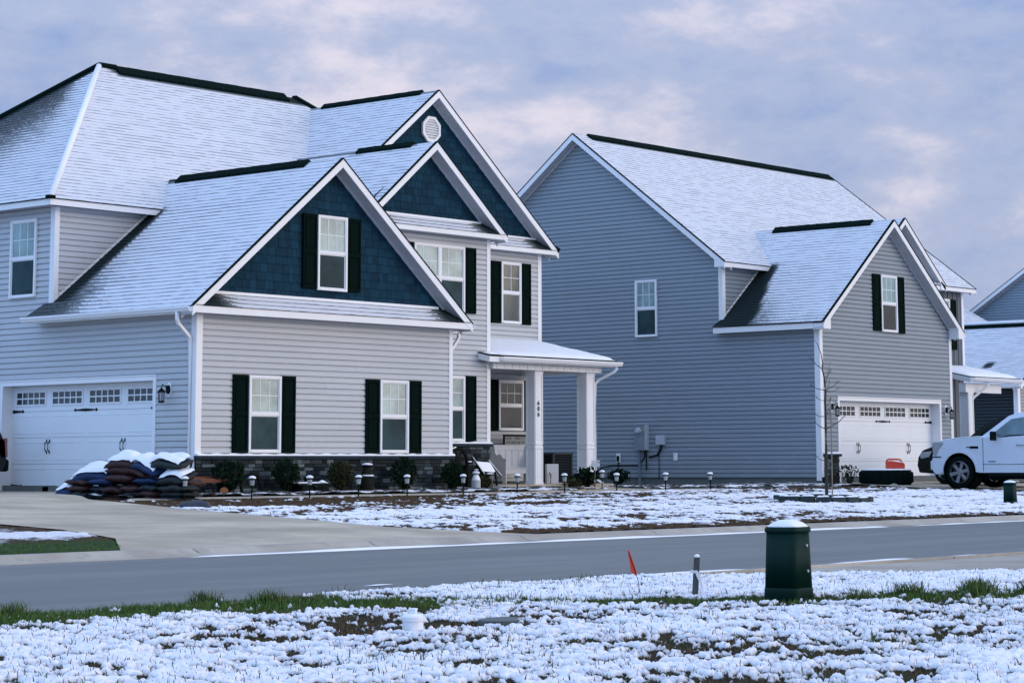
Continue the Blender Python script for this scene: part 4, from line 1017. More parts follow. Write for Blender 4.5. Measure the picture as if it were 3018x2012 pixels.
structure(grid_mesh('lawn', np.concatenate([np.arange(29.5, 60, .35)]), np.arange(-14.24, 14, .35), lambda x, y: gz(x, y)+.02, M_LAWNF, {'snow': lambda x, y: np.clip((fbm(x*.3, y*1.3, 3)-.42)*5+.4, 0, 1), 'green': lambda x, y: 0*x}, lambda x, y: ~inside(x, y, DRIVE2) & (x > 36)))
# lawn left of the drive
isl = lambda x, y: np.clip((fbm(x*.6, y*1.4, 8)-.40)*2.2+.66-1.2*ss(-12.2, -13.3, y+.5*fbm(x*1.3, y*.5, 14)-.25)-.45*ss(-13.4, -11.6, x), 0, .72)
structure(grid_mesh('lawn', np.arange(-40, -9.3, .06), np.arange(-14.24, 2, .07), lambda x, y: gz(x, y)+.006+.05*isl(x, y)*fbm(x*5, y*5, 4, 3)+.03*fbm(x*9, y*9, 3)*ss(-14.24, -14.0, y)-.16*inside(x, y, DRIVE1), M_LAWNF, {'snow': isl, 'green': lambda x, y: ss(-12.2, -13.2, y)*.95+.1}))
# --- near verge
band_y = lambda x: np.interp(x, [-26, -22.4, -20.7, -19.35, -18.35, -17.9, -16.6, -12, 0], [-23.7, -23.75, -24.0, -24.6, -25.5, -26.3, -27.1, -29, -33])
def green_near(x, y):
    d = y-band_y(x)
    g = np.exp(-(d/.55)**2)*(1.0+.0*x)+.6*ss(-.1, .5, d)*ss(-18.2, -19.6, x)+.22*ss(.5, .7, fbm(x*1.3, y*1.3, 71))
    return np.clip(g*(.55+.9*fbm(x*2, y*2, 73)), 0, 1)
def snow_near(x, y):
    lowf = fbm(x*.9, y*.9, 52, 3); s = fbm(x*2.4, y*2.4, 51, 4)*.5+lowf*.5
    d = y-band_y(x)
    s = (s-.5)*3.0+.60
    s = s-1.35*np.exp(-((d+.02)/.42)**2)*(.56+.7*ss(.35, .6, fbm(x*1.1, y*1.1, 55)))
    s = s-1.1*ss(.0, .3, d)*ss(-18.8, -20.2, x)*ss(-23.2, -23.5, y)*.0-1.0*ss(.05, .3, d)*ss(-17.9, -19.5, x)
    s = s-1.3*np.exp(-(((x+21.45)/.55)**2+((y+26.35)/.20)**2)) - 1.1*np.exp(-(((x+20.6)/.5)**2+((y+26.3)/.16)**2))
    s = s+.55*ss(.5, 1.1, d)*ss(-19.5, -17, x)
    s = s-.7*np.exp(-(((y+22.95)/.18)**2))
    return np.clip(s, -1, 1)
def lump_near(x, y): return fbm(x*26, y*21, 61, 3, .6)*.62+.38*fbm(x*9, y*7.5, 67, 3)
def mask_near(x, y): return np.clip(.5+(lump_near(x, y)-.5)*5.2+(np.clip(snow_near(x, y), -.4, 1)-.66)*1.25, 0, 1)
def znear(x, y):
    m = mask_near(x, y); big = fbm(x*3.2, y*3.2, 63, 2)
    edge = -.03*ss(-23.5, -22.8, y)
    return gz(x, y)-.03+edge+.05*(big-.5)+.060*ss(.2, .95, m)*(lump_near(x, y)-.05)+.022*(fbm(x*31, y*31, 65, 2)-.5)
xs = np.arange(-27, -6, .012)
def keep_near(x, y):
    # only the part of the verge in front of the lens is modelled this finely
    rx, ry = x+31.37, y+35.95; f = rx*.767+ry*.641; r = rx*.641-ry*.767
    return (y < np.interp(x, [-16.2, -12.6, -8], [-22.84, -25.6, -26.0])) & (f > 9.3) & (np.abs(r) < f*.245+.6) & (f < 30)
structure(grid_mesh('lawn', xs, np.arange(-33, -22.84, .012), znear, M_LAWNN, {'snow': mask_near, 'green': green_near}, keep_near))
structure(grid_mesh('lawn', np.concatenate([np.arange(-90, 60, .4)]), np.arange(-60, -23.0, .4), lambda x, y: gz(x, y)-.07-.08*(y > -27.5)*(x > -17), M_LAWNN, {'snow': snow_near, 'green': green_near}))
poly_sheet('driveway', [(-16.4, -22.58), (-12.6, -26.4), (-8, -27.2), (30, -27.2), (30, -22.58)], lambda x, y: -.545+.05*sstep(-22.6, -23.4, y), M_CURB)
# --- grass blades
def blades(name, n, xy, hfun, wid, material, lean=.5, tintf=None, gf=None, zf=None):
    x, y = xy(n); n = len(x); h = hfun(x, y, n); a = rng.uniform(0, 2*np.pi, n); ln = rng.uniform(.1, lean, n)*h; la = rng.uniform(0, 2*np.pi, n)
    z = (zf or znear)(x, y)-.012
    w = wid*rng.uniform(.7, 1.4, n); dx, dy = np.cos(a)*w, np.sin(a)*w; lx, ly = np.cos(la)*ln, np.sin(la)*ln
    v = np.empty((n, 5, 3))
    v[:, 0] = np.stack([x-dx, y-dy, z], -1); v[:, 1] = np.stack([x+dx, y+dy, z], -1)
    v[:, 2] = np.stack([x-dx*.7+lx*.35, y-dy*.7+ly*.35, z+h*.6], -1); v[:, 3] = np.stack([x+dx*.7+lx*.35, y+dy*.7+ly*.35, z+h*.6], -1)
    v[:, 4] = np.stack([x+lx, y+ly, z+h*.96], -1)
    i = (np.arange(n)*5)[:, None]; F = np.concatenate([i+np.array([[0, 1, 3]]), i+np.array([[0, 3, 2]]), i+np.array([[2, 3, 4]])])
    t = np.repeat(tintf(x, y, n) if tintf else rng.uniform(0, 1, n), 5); g = np.repeat(gf(x, y), 5)
    return stuff(np_mesh(name, v.reshape(-1, 3), F, material, {'tint': t, 'green': g}, False))
def near_xy(cond):
    def f(n):
        fx = np.sqrt(rng.uniform(9.6**2, 24.**2, n*4)); r = rng.uniform(-1, 1, n*4)*(fx*.235+.3)
        x, y = -31.37+fx*.767+r*.641, -35.95+fx*.641-r*.767
        k = (y < np.interp(x, [-16.2, -12.6, -8], [-22.8, -25.6, -26.0])) & (cond(x, y) > rng.uniform(0, 1, len(x))); x, y = x[k], y[k]
        return x[:n], y[:n]
    return f
blades('grass', 95000, near_xy(lambda x, y: np.clip(.95-mask_near(x, y), .10, 1)), lambda x, y, n: rng.uniform(.015, .045, n)*(1+.5*green_near(x, y)), .0026, M_BLADE, .8, None, lambda x, y: np.clip(green_near(x, y)+rng.uniform(-.25, .35, len(x)), 0, 1))
blades('grass', 22000, near_xy(lambda x, y: np.clip(green_near(x, y)*1.2-.15, 0, 1)), lambda x, y, n: rng.uniform(.03, .075, n), .0034, M_BLADE, .8, None, lambda x, y: np.clip(.8+rng.uniform(-.3, .2, len(x)), 0, 1))
def clumps(n):
    cx, cy = near_xy(lambda x, y: np.clip(green_near(x, y)*.75-.28, .006, 1))(90)
    k = rng.integers(0, len(cx), n); return cx[k]+rng.normal(0, .06, n), cy[k]+rng.normal(0, .06, n)
blades('grass', 2400, clumps, lambda x, y, n: rng.uniform(.05, .15, n), .0036, M_BLADE, .7, None, lambda x, y: np.clip(.85+rng.uniform(-.35, .15, len(x)), 0, 1))
def far_xy(n):
    x = rng.uniform(-7.5, 30, n*3); y = rng.uniform(-14.2, -2.9, n*3)
    k = keep_far(x, y) & (mask_far(x, y)*1.15 < rng.uniform(0, 1, len(x))) & (y < -1.8); return x[k][:n], y[k][:n]
blades('grass', 70000, far_xy, lambda x, y, n: rng.uniform(.015, .05, n), .006, M_BLADE, .7, lambda x, y, n: np.clip(rng.normal(.55, .25, n), 0, 1), lambda x, y: .0*x+rng.uniform(-.1, .22, len(x)).clip(0, 1), zfar)
def isl_xy(n):
    x = rng.uniform(-20, -11.2, n*3); y = rng.uniform(-14.2, -8, n*3)
    k = ~inside(x, y, DRIVE1) & (isl(x, y) < rng.uniform(0, 1, len(x))); return x[k][:n], y[k][:n]
blades('grass', 16000, isl_xy, lambda x, y, n: rng.uniform(.02, .06, n), .005, M_BLADE, .7, None, lambda x, y: np.clip(ss(-12.2, -13.2, y)+rng.uniform(-.2, .3, len(x)), 0, 1), lambda x, y: gz(x, y)+.006)
# snow lines left in the gutters
def snow_line(x0, x1, y, w, h, z, seed):
    n = max(8, int((x1-x0)/.12)); xs = np.linspace(x0, x1, n); mb = MB(); r = random.Random(seed); prev = None
    for i, x in enumerate(xs):
        k = min(1, min(i, n-1-i)/4)*max(0, .55+.8*(vnoise(np.array([x*1.3]), np.array([seed*1.]), 3)[0]-.35)); k = max(k, .02)
        yy = y+.03*math.sin(x*.8+seed); ring = [(x, yy-w*k, z), (x, yy-w*.5*k, z+h*k), (x, yy+w*.5*k, z+h*k), (x, yy+w*k, z)]
        if prev: mb.grid(prev+ring, [(0, 1, 5, 4), (1, 2, 6, 5), (2, 3, 7, 6)])
        prev = ring
    return structure(mb.build('snow_line', M_SNOW, smooth=True))
snow_line(-13.2, 2.5, -14.99, .07, .03, -.556, 1); snow_line(3, 26, -14.99, .05, .02, -.556, 2)
snow_line(-20.2, -16.3, -22.78, .13, .05, -.553, 3); snow_line(-15.6, -6, -22.74, .10, .05, -.553, 5); snow_line(-22.0, -21.3, -22.3, .10, .03, -.55, 6)
snow_line(-16.9, -16.5, -21.6, .06, .012, -.533, 7)
# ------------------------------------------------------------------ THINGS IN THE YARDS
def leaf_cloud(mb, c, r, n, size, tall=1., seed=0, hollow=.55, shape=None):
    q = random.Random(seed); c = V(c)
    for _ in range(n):
        while True:
            d = V((q.uniform(-1, 1), q.uniform(-1, 1), q.uniform(-1, 1)))
            if .05 < d.length < 1 and (d.length > hollow or q.random() < .3): break
        if shape: d = shape(d, q)
        p = c+V((d.x*r[0], d.y*r[1], d.z*r[2]))
        a = V((q.gauss(0, 1), q.gauss(0, 1), q.gauss(.5, 1)*tall)).normalized(); b = a.cross(V((q.gauss(0, 1), q.gauss(0, 1), q.gauss(0, 1)))).normalized()
        L = size*q.uniform(.6, 1.4); w = L*.32
        mb.face([p, p+a*L*.5+b*w, p+a*L, p+a*L*.5-b*w], at={'tint': q.uniform(.5, 1.6)})
def shrub(name, label, x, y, z, rx, ry, h, n=1500, size=.055, material=None, seed=1, cat='shrub', tall=1.5, group=None, stems=5):
    t = thing(name, label, cat, (x, y, z), group); q = random.Random(seed)
    mb = MB()
    def shp(d, q):
        k = .55+.45*min(1, (d.z+1)/1.0); lump = 1+.22*math.sin(5*d.x+seed)*math.cos(4*d.y+3*d.z+seed); return V((d.x*k*lump, d.y*k*lump, d.z))
    leaf_cloud(mb, (x, y, z+h*.54), (rx, ry, h*.46), n, size, tall, seed, .5, shp)
    mb.build('foliage', material or M_LEAF, t)
    s = MB()
    for k in range(stems):
        a = q.uniform(0, 6.28); s.tube([(x, y, z-.05), (x+rx*.3*math.cos(a), y+ry*.3*math.sin(a), z+h*.3), (x+rx*.6*math.cos(a), y+ry*.6*math.sin(a), z+h*.75)], [.012, .009, .004], 5)
    s.build('stem', M_BARK, t); return t
shrub('shrub', 'dark evergreen shrub against the stone base beside the mulch bags', .46, -.55, -.06, .40, .30, .70, 1900, seed=1)
shrub('shrub', 'dark evergreen shrub under the right shutter of the left ground-floor window', 2.06, -.55, -.06, .31, .28, .72, 1700, seed=2)
shrub('shrub', 'browner evergreen shrub against the stone midway between the two ground-floor windows', 3.64, -.55, -.07, .30, .27, .69, 1600, material=M_LEAFO, seed=3)
shrub('shrub', 'dark evergreen shrub under the middle of the right ground-floor window', 5.62, -.55, -.07, .34, .28, .76, 1800, seed=4)
shrub('shrub', 'dark shrub half covering the old wagon wheel', 7.2, -.55, -.08, .30, .26, .66, 1600, seed=5)
shrub('low_shrub', 'small olive-leaved shrub beside the white milk can', 8.75, -.1, -.09, .24, .20, .36, 600, .06, M_LEAFO, 6)
shrub('low_shrub', 'dark broad-leaved shrub at the foot of the outer porch post', 14.6, 1.55, -.07, .36, .3, .48, 420, .13, M_LEAF, 7, tall=.6)
shrub('low_shrub', 'low ragged plant between the two white porch posts', 13.15, .8, -.08, .28, .2, .24, 260, .07, M_LEAFO, 8, tall=1.2)
shrub('low_shrub', 'rounded dark bush in front of the grey side wall below the outlet', 21.9, 6.3, -.08, .40, .3, .46, 800, .07, M_LEAF, 10, tall=.8)
shrub('sparse_shrub', 'sparse leafy shrub at the grey garage corner beside the stone pier', 23.25, -.85, -.07, .34, .28, .56, 130, .085, M_LEAF, 11, tall=1.4, stems=16)
# young tree and its ring of blocks
def young_tree():
    X, Y, Z = 10.17, -8.66, -.31
    t = thing('young_tree', 'slender leafless young tree standing inside the ring of dark blocks', 'tree', (X, Y, Z)); q = random.Random(4)
    lat = V((.642, -.767, 0)); P = lambda a, z, d=0: V((X, Y, Z))+lat*a+V((0, 0, z))+V((.767, .642, 0))*d
    mb = MB(); path = [P(0, -.05), P(.008, .5), P(.012, 1.12), P(.014, 1.58), P(.012, 2.16), P(.024, 2.36), P(.016, 2.5), P(-.002, 2.68), P(-.036, 2.84), P(-.024, 2.97), P(-.055, 3.16), P(-.12, 3.36), P(-.19, 3.47)]
    mb.tube(path, [.040, .033, .029, .027, .024, .022, .019, .016, .014, .012, .009, .007, .004], 8); mb.build('trunk', M_BARK, t)
    tw = []
    def br(a0, z0, a1, z1, r, d=0., bend=.03):
        b = MB(); p = [P(a0, z0), P(a0+(a1-a0)*.5, z0+(z1-z0)*.5-bend, d*.5), P(a1, z1, d)]
        b.tube(p, [r*1.3, r, r*.55], 5, False); l = p[2]-p[1]
        for k in range(4):
            f = q.uniform(.3, 1); s0 = p[1].lerp(p[2], f)
            e = s0+V((q.gauss(0, .06), q.gauss(0, .06), q.uniform(.02, .10))); b.tube([s0, s0.lerp(e, .5)+V((0, 0, .01)), e], [.003, .0024, .0015], 4, False)
        b.build('branch', M_BARK, t)
    for args in ((-.036, 2.84, -.30, 3.11, .008), (.024, 2.39, -.31, 2.51, .008), (.012, 2.17, -.18, 2.24, .006), (.014, 1.83, -.24, 1.89, .008), (.012, 1.57, -.23, 1.72, .009), (.012, .88, -.24, 1.01, .007), (.03, 1.57, .55, 1.97, .010, 0, .06), (.024, 2.40, .34, 2.60, .007), (.016, 2.52, .13, 2.95, .006), (0, 2.66, .14, 2.78, .005), (.024, 2.36, .30, 2.41, .005), (.02, 2.3, .15, 2.62, .005, .25), (-.01, 2.7, -.08, 2.95, .005, -.25), (.012, 2.0, .10, 2.25, .005, -.3), (.012, 1.7, .08, 1.95, .006, .3)): br(*args)
    s = MB(); B = V((X, Y, Z))+lat*.11-V((.767, .642, 0))*.12; s.tube([B-V((0, 0, .1)), B+V((0, 0, 1.2))+lat*.004, B+V((0, 0, 2.25))+lat*.006], [.014, .013, .011], 8)
    o = s.build('tree_stake', M_BAMBOO, None, origin=tuple(B)); tag(o, 'pale bare support stake beside the young tree trunk', 'stake')
    n = 19; R = (.98, .98)
    proto = None
    for k in range(n):
        a = 2*math.pi*k/n+.08; x, y = X-.06+R[0]*math.cos(a), Y+.04+R[1]*math.sin(a); z = gzf(x, y)
        if proto is None:
            proto = thing('edging_block', 'dark snow-topped edging block in the ring round the young tree', 'edging block', (0, 0, 0), 'edging blocks ringing the young tree')
            m = MB(); m.box((0, 0, .055), (.15, .285, .19)); m.build('block', M_BLOCK, proto, bevel=.02)
            snow_slab(proto, lambda u, v: (-.072+.144*u, -.135+.27*v, .148), 5, 8, .03, 2)
            c = proto
        else: c = copy_tree(proto)
        c.location = (x, y, z+random.uniform(-.012, .012)); c.rotation_euler = (random.uniform(-.03, .03), random.uniform(-.03, .03), a+random.uniform(-.06, .06))
    m = MB(); m.lathe((X-.06, Y+.04, gzf(X, Y)), [(.92, .0), (.8, .05), (.4, .07), (.01, .08)], 28)
    structure(m.build('mulch_bed', M_MULCH, smooth=True))
young_tree()
# path lights
def path_light():
    t = thing('path_light', 'x', 'garden light', (0, 0, 0), 'snow-capped solar path lights along the walk')
    m = MB(); m.tube([(0, 0, -.08), (0, 0, .25)], [.012, .016], 8); m.lathe((0, 0, .24), [(.018, 0), (.042, .012), (.045, .022)], 12); m.build('stake', M_BLACK, t)
    m = MB(); m.lathe((0, 0, .262), [(.040, 0), (.052, .11)], 12); m.build('lamp_shade', M_FROST, t)
    m = MB(); m.lathe((0, 0, .372), [(.054, -.006), (.072, .0), (.072, .02), (.05, .034)], 14); m.build('cap', M_BLACK, t)
    m = MB(); m.lathe((0, 0, .396), [(.070, -.004), (.072, .012), (.058, .036), (.03, .048), (.004, .052)], 14); m.build('snow_cap', M_SNOW, t, smooth=True)
    return t
PL = path_light()
spots = [((-2.75, -2.9), 'snow-capped path light standing in front of the stacked mulch bags'), ((-1.12, -2.95), 'snow-capped path light just right of the mulch bags, before the half-round iron rim'),
 ((.42, -2.95), 'snow-capped path light before the low black cart'), ((1.78, -2.95), 'snow-capped path light before the dark lidded milk can'), ((3.2, -2.95), 'snow-capped path light before the shrub under the right ground-floor window'),
 ((4.92, -2.95), 'snow-capped path light beside the white milk can'), ((6.66, -2.95), 'snow-capped path light in front of the white porch bench'), ((8.28, -2.95), 'snow-capped path light between the two porch posts'),
 ((12.92, -.29), 'snow-capped path light just outside the outer porch post, set farthest back'), ((10.15, -2.95), 'snow-capped path light right of the white bird plaque, beneath the outlet'), ((12.0, -2.95), 'snow-capped path light below the small grey phone box on the side wall'), ((13.8, -2.95), 'last snow-capped path light at the right end of the row, before bare grey siding')]
for k, ((x, y), lab) in enumerate(spots):
    o = PL if k == 0 else copy_tree(PL)
    o.location = (x, y, gzf(x, y)+.02); o['label'] = lab; o.rotation_euler = (random.uniform(-.035, .035), random.uniform(-.035, .035), random.uniform(0, 3))
# mulch bags
def bag_mesh(L, W, H, seed, sag=0.):
    q = random.Random(seed); nu, nv = 16, 10; vs = []; ph = [q.uniform(0, 6) for _ in range(6)]
    for side in (1, -1):
        for j in range(nv+1):
            for i in range(nu+1):
                u, v = -1+2*i/nu, -1+2*j/nv
                e = (1-abs(u)**3.2)*(1-abs(v)**2.6); th = max(0, e)**.5
                pin = 1-.10*abs(v)**2*(1-abs(u))-.05*(abs(u)**4)
                x, y = L/2*u*(1-.05*abs(v)**3), W/2*v*pin
                wr = .012*math.sin(5*u+ph[0]+2*v)*math.sin(4*v+ph[1])+.006*math.sin(11*u+ph[2]+3*v)*abs(u)+.006*math.sin(9*v+ph[3]+4*u)
                z = side*H/2*th+wr*(.4+th)-sag*(u**2)*.5
                vs.append((x, y, z+H/2))
    n = (nu+1)*(nv+1); fs = []
    for j in range(nv):
        for i in range(nu):
            a = j*(nu+1)+i; fs.append((a, a+1, a+nu+2, a+nu+1)); fs.append((n+a, n+a+nu+1, n+a+nu+2, n+a+1))
    return vs, fs, n
def bag(y, z, L, H, kind, label, snow=False, x=-2.6, W=.44, tilt=0., yaw=0., sag=0., seed=0, group='mulch bags stacked beside the driveway'):
    m = {'b': M_BAGBROWN, 'u': M_BAGBLUE, 'd': M_BAGDARK}[kind]
    t = thing('mulch_bag', label, 'mulch bag', (x, y, z), group)
    t.rotation_euler = (tilt, 0, math.pi/2+yaw) if False else (0, 0, 0)
    R = Matrix.Rotation(yaw, 3, 'Z') @ Matrix.Rotation(tilt, 3, 'X') @ Matrix.Rotation(-.42 if snow else 0, 3, 'Y') @ Matrix.Rotation(math.pi/2, 3, 'Z')
    vs, fs, n = bag_mesh(L, W, H*1.25, seed, sag)
    P = [R @ (V(v)-V((0, 0, H*.62)))+V((x, y, z)) for v in vs]
    q = random.Random(seed); mb = MB(); mb.grid(P, fs, {'tint': q.uniform(.6, 1.35)}); mb.build('sack', m, t, smooth=True, weld=True)
    if snow:
        mb = MB(); nu, nv = 16, 10; S = []; ok = []
        for j in range(nv+1):
            for i in range(nu+1):
                u, v = -1+2*i/nu, -1+2*j/nv
                p = P[j*(nu+1)+i]; k = max(0, min(1, (1-abs(u))*4))*max(0, min(1, (1-abs(v))*3.2)); edge = .97
                ok.append(abs(u) < .97+.0*edge and abs(v) < .99)
                S.append(p+V((0, 0, -.006+(.082+.026*math.sin(3*u+2*v+seed)+q.uniform(-.004, .004))*k**.55)))
        F = [(j*(nu+1)+i, j*(nu+1)+i+1, (j+1)*(nu+1)+i+1, (j+1)*(nu+1)+i) for j in range(nv) for i in range(nu)]
        F = [f for f in F if all(ok[a] for a in f)]
        mb.grid(S, F); mb.build('snow_cap', M_SNOWF, t, smooth=True)
    return t
BL = {'b': 'brown mulch bag within the stack beside the driveway', 'u': 'blue mulch bag within the stack beside the driveway', 'd': 'dark grey mulch bag within the stack beside the driveway'}
G = -.06
bags = [ # y, z centre, length, height, kind, snow, tilt, label
 (-.98, .62, .86, .15, 'b', True, .0, 'snow-covered brown bag at the top left of the taller stack'),
 (-1.40, .57, .80, .14, 'b', True, .10, 'snow-covered brown bag lying across the middle top of the taller stack'),
 (-1.75, .55, .86, .15, 'u', True, .22, 'blue bag sloping down the front of the taller stack under snow'),
 (-2.30, .60, .98, .14, 'd', True, .02, 'snow-laden dark bag draped over the top right of the taller stack'),
 (-.99, .45, .78, .15, 'b', False, .02, None), (-1.45, .42, .74, .13, 'b', False, .25, 'brown bag hanging at a slant below the snowy top bags'),
 (-.06, .38, 1.12, .18, 'u', True, -.05, 'blue bag with a thick snow top crowning the lower left stack'),
 (.26, .235, .72, .12, 'b', False, .03, 'brown bag with a pale end band under the snowy blue bag'), (-.40, .235, .72, .11, 'u', False, 0, None), (-1.0, .30, .8, .13, 'b', False, .02, None),
 (-1.78, .25, .68, .11, 'u', False, 0, 'bright blue bag in the middle of the taller stack'), (-2.52, .31, .78, .15, 'd', True, 0, 'arched dark bag dusted with snow at the right end of the stack'),
 (.72, .075, .54, .13, 'u', True, -.12, 'snow-topped blue bag at the far left foot of the stack'), (.26, .10, .66, .11, 'b', False, 0, None), (-.29, .09, .56, .11, 'd', False, 0, 'dark bag with a pale green label in the lower left stack'), (-.8, .075, .6, .12, 'b', False, .05, 'brown bag with a pale snowy corner in the lower middle of the stack'),
 (-1.32, .10, .6, .11, 'b', False, 0, None), (-1.84, .12, .58, .11, 'd', False, 0, None), (-2.6, .11, .78, .12, 'd', False, 0, None), (.72, -.035, .48, .09, 'u', False, 0, None), (.2, -.015, .65, .10, 'd', False, 0, None), (-.35, -.035, .56, .10, 'd', False, 0, None),
 (-.85, -.07, .56, .10, 'b', False, 0, None), (-1.33, .01, .54, .10, 'd', False, 0, None), (-1.82, .01, .6, .11, 'b', False, 0, None), (-2.58, .005, .76, .11, 'd', False, 0, None), (-1.34, -.09, .56, .09, 'd', False, 0, None), (-1.83, -.09, .6, .10, 'b', False, 0, None), (-2.52, -.09, .82, .10, 'd', False, 0, 'pale-topped grey bag at the right foot of the stack')]
for k, (y, z, L, H, kd, sn, tl, lab) in enumerate(bags):
    bag(y, z, L, H, kd, lab or BL[kd], sn, -2.6+random.uniform(-.06, .06), random.uniform(.42, .52), tl, random.uniform(-.10, .10), .10 if sn and L > .85 else .03, k+3)
for k, (y, z) in enumerate(((-1.0, .2), (-1.5, .30), (-1.9, .38), (-2.3, .2), (-.2, .1), (-1.2, 0), (-2.1, 0))):   # a second row behind fills the heap
    bag(y, z, .8, .14, 'bdu'[k % 3], BL['bdu'[k % 3]], False, -2.22, .46, 0, random.uniform(-.1, .1), .02, 60+k)
mb = MB(); mb.tube([(-.36, -.25, .18), (-.30, -.22, .42), (-.24, -.18, .56), (-.16, -.12, .63)], [.018, .018, .02, .028], 6)
o = mb.build('tool_handle', M_WOODOLD, None, origin=(-.36, -.25, .15)); tag(o, 'dark tool handle leaning on the garage corner behind the mulch bags', 'tool handle')
# snowy tarp heap by the drive
t = thing('tarp_bundle', 'low dark tarp bundle mostly buried in snow at the lawn corner by the drive', 'tarp', (-4.85, -5.6, gzf(0, -5.6)))
X, Y, Z = t.location
m = MB(); vs, fs, n = bag_mesh(.55, .38, .16, 5); m.grid([(X+a*.64-b*.6, Y-a*.767-b*.5, Z+c-.02) for a, b, c in vs], fs); m.build('bundle', M_TARP, t, smooth=True, weld=True)
snow_slab(t, lambda u, v: (X+(-.30+.5*u)*.64-(v-.7)*.2, Y-(-.30+.5*u)*.767-(v-.7)*.2, Z+.03+.055*math.sin(3.14*u)*math.sin(3.14*v)), 12, 8, .035, 5)
snow_slab(t, lambda u, v: (X+(-.62+1.15*u)*.64-.15-(v-.5)*.35, Y-(-.62+1.15*u)*.767-.2-(v-.5)*.35, Z-.02), 16, 6, .045, 6)
# old wagon wheel leaning on the stone
def wagon_wheel():
    c = V((8.98, 1.0, .50)); R = .44
    t = thing('wagon_wheel', 'old dark spoked wagon wheel leaning against the stone base', 'wagon wheel', (9.0, 1.0, -.07))
    tilt = Matrix.Rotation(.16, 3, 'X')
    W = lambda a, r, d: c+tilt @ V((r*math.cos(a), d, r*math.sin(a)))
    m = MB(); n = 36; ring = []
    for k in range(n):
        a = 2*math.pi*k/n; ring += [W(a, R, -.03), W(a, R, .03), W(a, R-.06, .03), W(a, R-.06, -.03)]
    m.grid(ring, [(4*k+j, 4*k+(j+1) % 4, 4*((k+1) % n)+(j+1) % 4, 4*((k+1) % n)+j) for k in range(n) for j in range(4)]); m.build('rim', M_RUST, t)
    for k in range(12):
        a = 2*math.pi*k/12+.1; s = MB(); s.tube([W(a, .05, 0), W(a, R-.04, 0)], [.02, .015], 6); s.build('spoke', M_WOODOLD, t)
    h = MB(); h.tube([W(0, 0, -.10), W(0, 0, -.06), W(0, 0, .06), W(0, 0, .10)], [.045, .075, .075, .045], 12); h.build('hub', M_WOODOLD, t)
    s = MB(); s.tube([W(a, R+.012, 0) for a in [1.7+.11*k for k in range(12)]], .018, 6); s.build('snow_cap', M_SNOW, t, smooth=True)
wagon_wheel()
def wheelbarrow():
    t = thing('wheelbarrow', 'old black wheelbarrow standing tipped with its tray full of snow', 'wheelbarrow', (9.95, .95, -.07))
    A, B, C, D = V((9.71, 1.0, .61)), V((10.21, 1.0, .585)), V((10.24, .84, .345)), V((9.75, .84, .375))
    m = MB(); m.ext([A, B, C, D], (.02, .05, -.03)); m.build('tray', M_IRON, t)
    snow_slab(t, lambda u, v: tuple((D.lerp(C, u)).lerp(A.lerp(B, u), v)+V((0, -.012, 0))), 10, 8, .03, 8)
    for p, q in (((9.655, 1.06, .70), (9.79, .80, .30)), ((10.18, 1.02, .63), (10.36, .76, .25))):
        h = MB(); h.tube([p, q], .018, 6); h.build('handle', M_WOODOLD, t)
        s2 = MB(); s2.tube([V(p)+V((0, -.012, .016)), V(q)+V((0, -.012, .016))], .012, 5); s2.build('snow_strip', M_SNOW, t)
    for p, q in (((9.80, .86, .40), (9.78, .80, -.08)), ((10.22, .84, .37), (10.24, .78, -.08))):
        l = MB(); l.tube([p, q], .024, 6); l.build('leg', M_IRON, t)
    w = MB(); w.lathe((9.45, 1.1, .17), [(.05, -.06), (.24, -.05), (.24, .05), (.05, .06)], 20, axis='y'); w.build('wheel', M_RUST, t)
    w = MB(); w.box((9.78, 1.12, .26), (.78, .30, .52)); w.build('body', M_IRON, t, bevel=.03)
    for (a, d, z), w_ in (((9.42, .93, .60), .13), ((9.62, .90, .41), .12), ((9.98, .78, .315), .26)):
        b = MB(); b.box((a, d, z-.02), (w_, .08, .03)); b.build('rail', M_WOODOLD, t); snow_slab(t, lambda u, v: (a-w_/2+w_*u, d-.04+.08*v, z-.004), 5, 3, .028, 9)
wheelbarrow()
def milk_can(x, y, s, mt, label, cone):
    t = thing('milk_can', label, 'milk can', (x, y, -.07)); z = -.07
    m = MB(); m.lathe((x, y, z), [(.16*s, 0), (.165*s, .02), (.165*s, .36*s), (.16*s, .38*s), (.10*s, .52*s), (.085*s, .56*s), (.085*s, .60*s)], 22); m.build('can', mt, t, smooth=False)
    m = MB(); m.lathe((x, y, z+.60*s), [(.09*s, -.01), (.135*s, .03*s), (.135*s, .045*s), (.03*s, .06*s)], 20); m.build('lid', mt if not cone else M_GALV, t)
    for a in (-1, 1):
        h = MB(); h.tube([(x+a*.10*s, y, z+.50*s), (x+a*.17*s, y, z+.50*s), (x+a*.16*s, y, z+.38*s)], .012, 6); h.build('handle', mt, t)
    m = MB()
    if cone: m.lathe((x, y, z+.375*s), [(.168*s, 0), (.15*s, .05*s), (.10*s, .17*s), (.09*s, .19*s)], 20)
    m.lathe((x, y, z+.64*s), [(.135*s, 0), (.12*s, .03), (.05*s, .045), (.01, .048)], 18)
    if not cone: m.lathe((x, y, z+.385*s), [(.162*s, 0), (.15*s, .03), (.10*s, .05*s), (.09*s, .07*s)], 18)
    m.build('snow_cap', M_SNOW, t, smooth=True); return t
milk_can(8.27, -.3, .64, M_GALV, 'pale milk can with a cone of snow on its shoulders', True)
milk_can(4.58, -.42, .94, M_WOODOLD, 'tall dark lidded milk can with snow on lid and shoulder', False)
